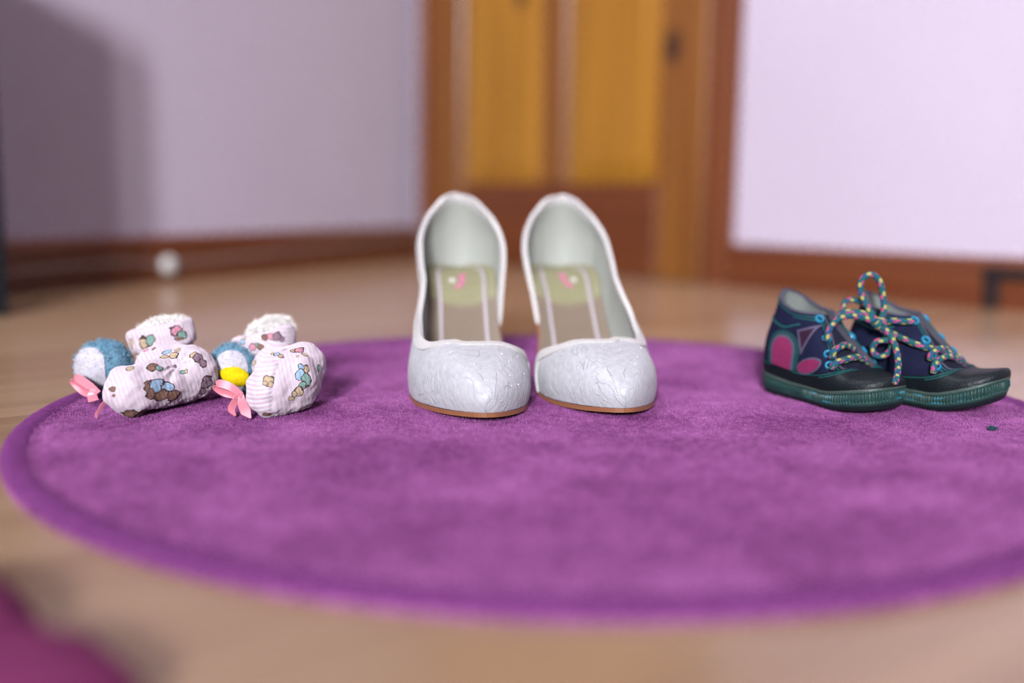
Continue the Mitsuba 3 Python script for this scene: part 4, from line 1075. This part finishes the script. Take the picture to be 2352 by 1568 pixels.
def make_bootie(name, sdf, lo, hi, bs, cuff, fleece, head, label):
    V, F = surface_nets(sdf, lo, hi, 0.00085)
    add(f'{name}__foot', (V, F), bs, True)
    c, r, R, seed = cuff
    cf = cuff_sdf(c, r, R, seed, 0)
    V, F = surface_nets(cf, np.array(c) - 0.028, np.array(c) + 0.028, 0.0008)
    add(f'{name}__cuff', (V, F), bs, True)
    fc, fr, fR = fleece
    fs = lambda p: sd_ellipsoid(p, fc, fr, fR) + (meshkit.fbm(p * 230, 3, seed + 1) - 0.5) * 0.006
    V, F = surface_nets(fs, np.array(fc) - 0.026, np.array(fc) + 0.026, 0.0009)
    N = vnormals(V, F)
    fl_ = cat((V, F), fuzz(V, N, 9000, 0.0012, 0.0034, 0.00011, seed))
    add(f'{name}__fleece_lining', fl_, 'fleece_white', False)
    hc, hr, hd, beak = head
    hc, hd = np.array(hc), np.array(hd) / np.linalg.norm(hd)
    hs = lambda p: sd_ellipsoid(p, hc, hr) + (meshkit.fbm(p * 160, 3, seed + 2) - 0.5) * 0.0016
    V, F = surface_nets(hs, hc - 0.021, hc + 0.021, 0.0007)
    N = vnormals(V, F)
    dv = (V - hc) / np.array(hr)
    dv /= np.linalg.norm(dv, axis=1, keepdims=True)
    sx = np.cross(hd, [0, 0, 1.0]); sx /= np.linalg.norm(sx); sz = np.cross(sx, hd)
    a, b, fwd = dv @ sx, dv @ sz, dv @ hd
    face = 1 - (np.abs(a / 0.66) ** 2.4 + np.abs((b - 0.02) / 0.80) ** 2.4) + (meshkit.fbm(V * 300, 2, 5) - 0.5) * 0.25
    face = np.where(fwd > 0, face, -1)
    A, f = clip(np.hstack([V, N]), F, face)
    add(f'{name}__felt_head', cat((V - N * 0.0004, F), fuzz(V[face < -0.1], N[face < -0.1], 2600, 0.0012, 0.0030, 0.00006, seed + 3)), 'felt_blue', False)
    v, f2 = shell(A[:, :3], A[:, 3:6], f, -0.0008, 0.0006)
    add(f'{name}__felt_head__face', cat((v, f2), fuzz(A[:, :3] + A[:, 3:6] * 0.0005, A[:, 3:6], 1200, 0.0008, 0.0020, 0.00006, seed + 4)), 'felt_white', False)
    if beak:
        bc, br, tilt = beak
        BR = rot([0, 1, 0], tilt)
        bsf = lambda p: sd_ellipsoid(p, bc, br, BR) + (meshkit.fbm(p * 260, 3, seed + 6) - 0.5) * 0.0014
        V, F = surface_nets(bsf, np.array(bc) - 0.014, np.array(bc) + 0.014, 0.0006)
        add(f'{name}__felt_head__beak', cat((V, F), fuzz(V, vnormals(V, F), 700, 0.0006, 0.0014, 0.00006, seed + 5)), 'felt_yellow', False)
    tag(name, label, 'baby bootie', 'pink striped baby booties')
    return name

b1 = make_bootie('baby_bootie', bootie1_sdf, (-0.245, 0.54, 0.003), (-0.172, 0.66, 0.06), 'flannel_near_child',
                 ((-0.2240, 0.630, 0.0425), (0.0172, 0.0130, 0.0082), RB1, 41), ((-0.2232, 0.6318, 0.0478), (0.0162, 0.0118, 0.0052), RB1),
                 ((-0.2605, 0.6270, 0.0240), (0.0172, 0.0165, 0.0160), (-0.30, -0.94, -0.10), None), 'pink striped baby bootie at the left, felt head behind it showing no beak')
b2 = make_bootie('baby_bootie_001', bootie2_sdf, (-0.185, 0.545, 0.003), (-0.105, 0.665, 0.06), 'flannel_far',
                 ((-0.1600, 0.636, 0.0395), (0.0165, 0.0125, 0.0072), RB2, 51), ((-0.1570, 0.6400, 0.0455), (0.0135, 0.0110, 0.0075), RB2),
                 ((-0.1765, 0.6230, 0.0235), (0.0152, 0.0150, 0.0160), (0.12, -0.98, -0.06), ((-0.1715, 0.6075, 0.0215), (0.0092, 0.0048, 0.0056), 14)), 'pink striped baby bootie with a felt head that has a yellow beak')
def rib(name, pts, dirs, w, n=50):
    add(f'{name}__ribbon', ribbon(np.array(pts), np.array(dirs), w, 0.0005, n), 'satin_pink', 50)
rib(b2, [(-0.1565, 0.5665, 0.0180), (-0.1635, 0.569, 0.0222), (-0.1705, 0.571, 0.0238), (-0.1722, 0.571, 0.0220), (-0.1668, 0.569, 0.0186), (-0.1600, 0.567, 0.0172), (-0.1560, 0.5655, 0.0178)], [(0, 0.75, 0.65)] * 7, [0.0036, 0.005, 0.0056, 0.0056, 0.0052, 0.004, 0.003], 70)
rib(b2, [(-0.1565, 0.5665, 0.0182), (-0.1555, 0.5635, 0.0150), (-0.1528, 0.5600, 0.0105), (-0.1486, 0.5560, 0.0068)], [(0.8, 0.3, 0.3)] * 4, [0.003, 0.0052, 0.006, 0.001])
rib(b2, [(-0.1570, 0.5668, 0.0180), (-0.1600, 0.5660, 0.0145), (-0.1618, 0.5640, 0.0100), (-0.1588, 0.5615, 0.0068)], [(0.8, 0.5, 0.1)] * 4, [0.003, 0.0042, 0.0042, 0.001])
rib(b1, [(-0.2500, 0.592, 0.0130), (-0.2580, 0.597, 0.0165), (-0.2672, 0.602, 0.0200), (-0.2690, 0.602, 0.0180), (-0.2610, 0.597, 0.0125), (-0.2520, 0.592, 0.0105)], [(0, 0.75, 0.65)] * 6, [0.0030, 0.005, 0.0054, 0.0054, 0.005, 0.003], 70)
rib(b1, [(-0.2535, 0.593, 0.0150), (-0.2540, 0.592, 0.0115), (-0.2525, 0.590, 0.0082)], [(0.9, 0.3, 0.2)] * 3, [0.003, 0.0055, 0.006])
rib(b1, [(-0.2332, 0.5605, 0.0150), (-0.2352, 0.557, 0.0105), (-0.2362, 0.5545, 0.0080), (-0.2352, 0.5525, 0.0064)], [(0.5, 0.8, 0.1)] * 4, [0.0015, 0.002, 0.0016, 0.0006])

# magenta cloth, out of focus in the near corner
def cloth_sdf(p):
    a = sd_ellipsoid(p, (-0.186, 0.268, 0.004), (0.046, 0.045, 0.021))
    b = sd_ellipsoid(p, (-0.140, 0.232, 0.004), (0.047, 0.040, 0.016))
    c = sd_ellipsoid(p, (-0.205, 0.222, 0.004), (0.06, 0.05, 0.024))
    d = usm(usm(a, b, 0.008), c, 0.008) + (meshkit.fbm(p * 38, 3, 61) - 0.5) * 0.010
    return np.maximum(d, 0.0004 - p[:, 2])
V, F = surface_nets(cloth_sdf, (-0.28, 0.16, -0.002), (-0.07, 0.34, 0.04), 0.0022)
mat('magenta_cloth', lambda p, n, uv: mix(mi.Color3f(0.10, 0.011, 0.052), mi.Color3f(0.19, 0.026, 0.10), fbm(p.x * 60, p.y * 60, p.z * 60, 3)), 0.85, 0.2)
add('cloth', (V, F), 'magenta_cloth', True, 'crumpled magenta cloth on the floor in the near left corner', 'cloth')

# a bit of teal fluff on the rug
fluff_c = np.array([0.2757, 0.557, RT + 0.0006])
fluff_sdf = lambda p: sd_ellipsoid(p, fluff_c, (0.0032, 0.0014, 0.0009), rot([0, 0, 1], 20)) + (meshkit.fbm(p * 900, 2, 71) - 0.5) * 0.0012
V, F = surface_nets(fluff_sdf, fluff_c - 0.005, fluff_c + 0.005, 0.0003)
mat('teal_fluff', [0.02, 0.06, 0.075], 0.9, 0.1)
add('lint', cat((V, F), fuzz(V, vnormals(V, F), 120, 0.0008, 0.0022, 0.00006, 72)), 'teal_fluff', False, 'tiny tuft of dark teal lint on the purple rug near the child shoes', 'lint')

# PART LABELS
for k in list(scene):
    if k.endswith('__felt_head'):
        tag(k, 'round blue felt head with a white face')
    elif k.endswith('__beak'):
        tag(k, 'yellow felt beak')
    elif k.endswith('__fleece_lining'):
        tag(k, 'fluffy white fleece lining')
    elif '__ribbon' in k:
        tag(k, 'pink satin ribbon')
    elif k.startswith('child_shoe') and '__lace' in k:
        tag(k, 'round teal lace with yellow and pink flecks')
    elif k.endswith('__insole'):
        tag(k, 'taupe insole with a gold heel seat and pale stripes')
    elif k.startswith('bridal_pump') and k.endswith('__sole'):
        tag(k, 'thin brown sole')
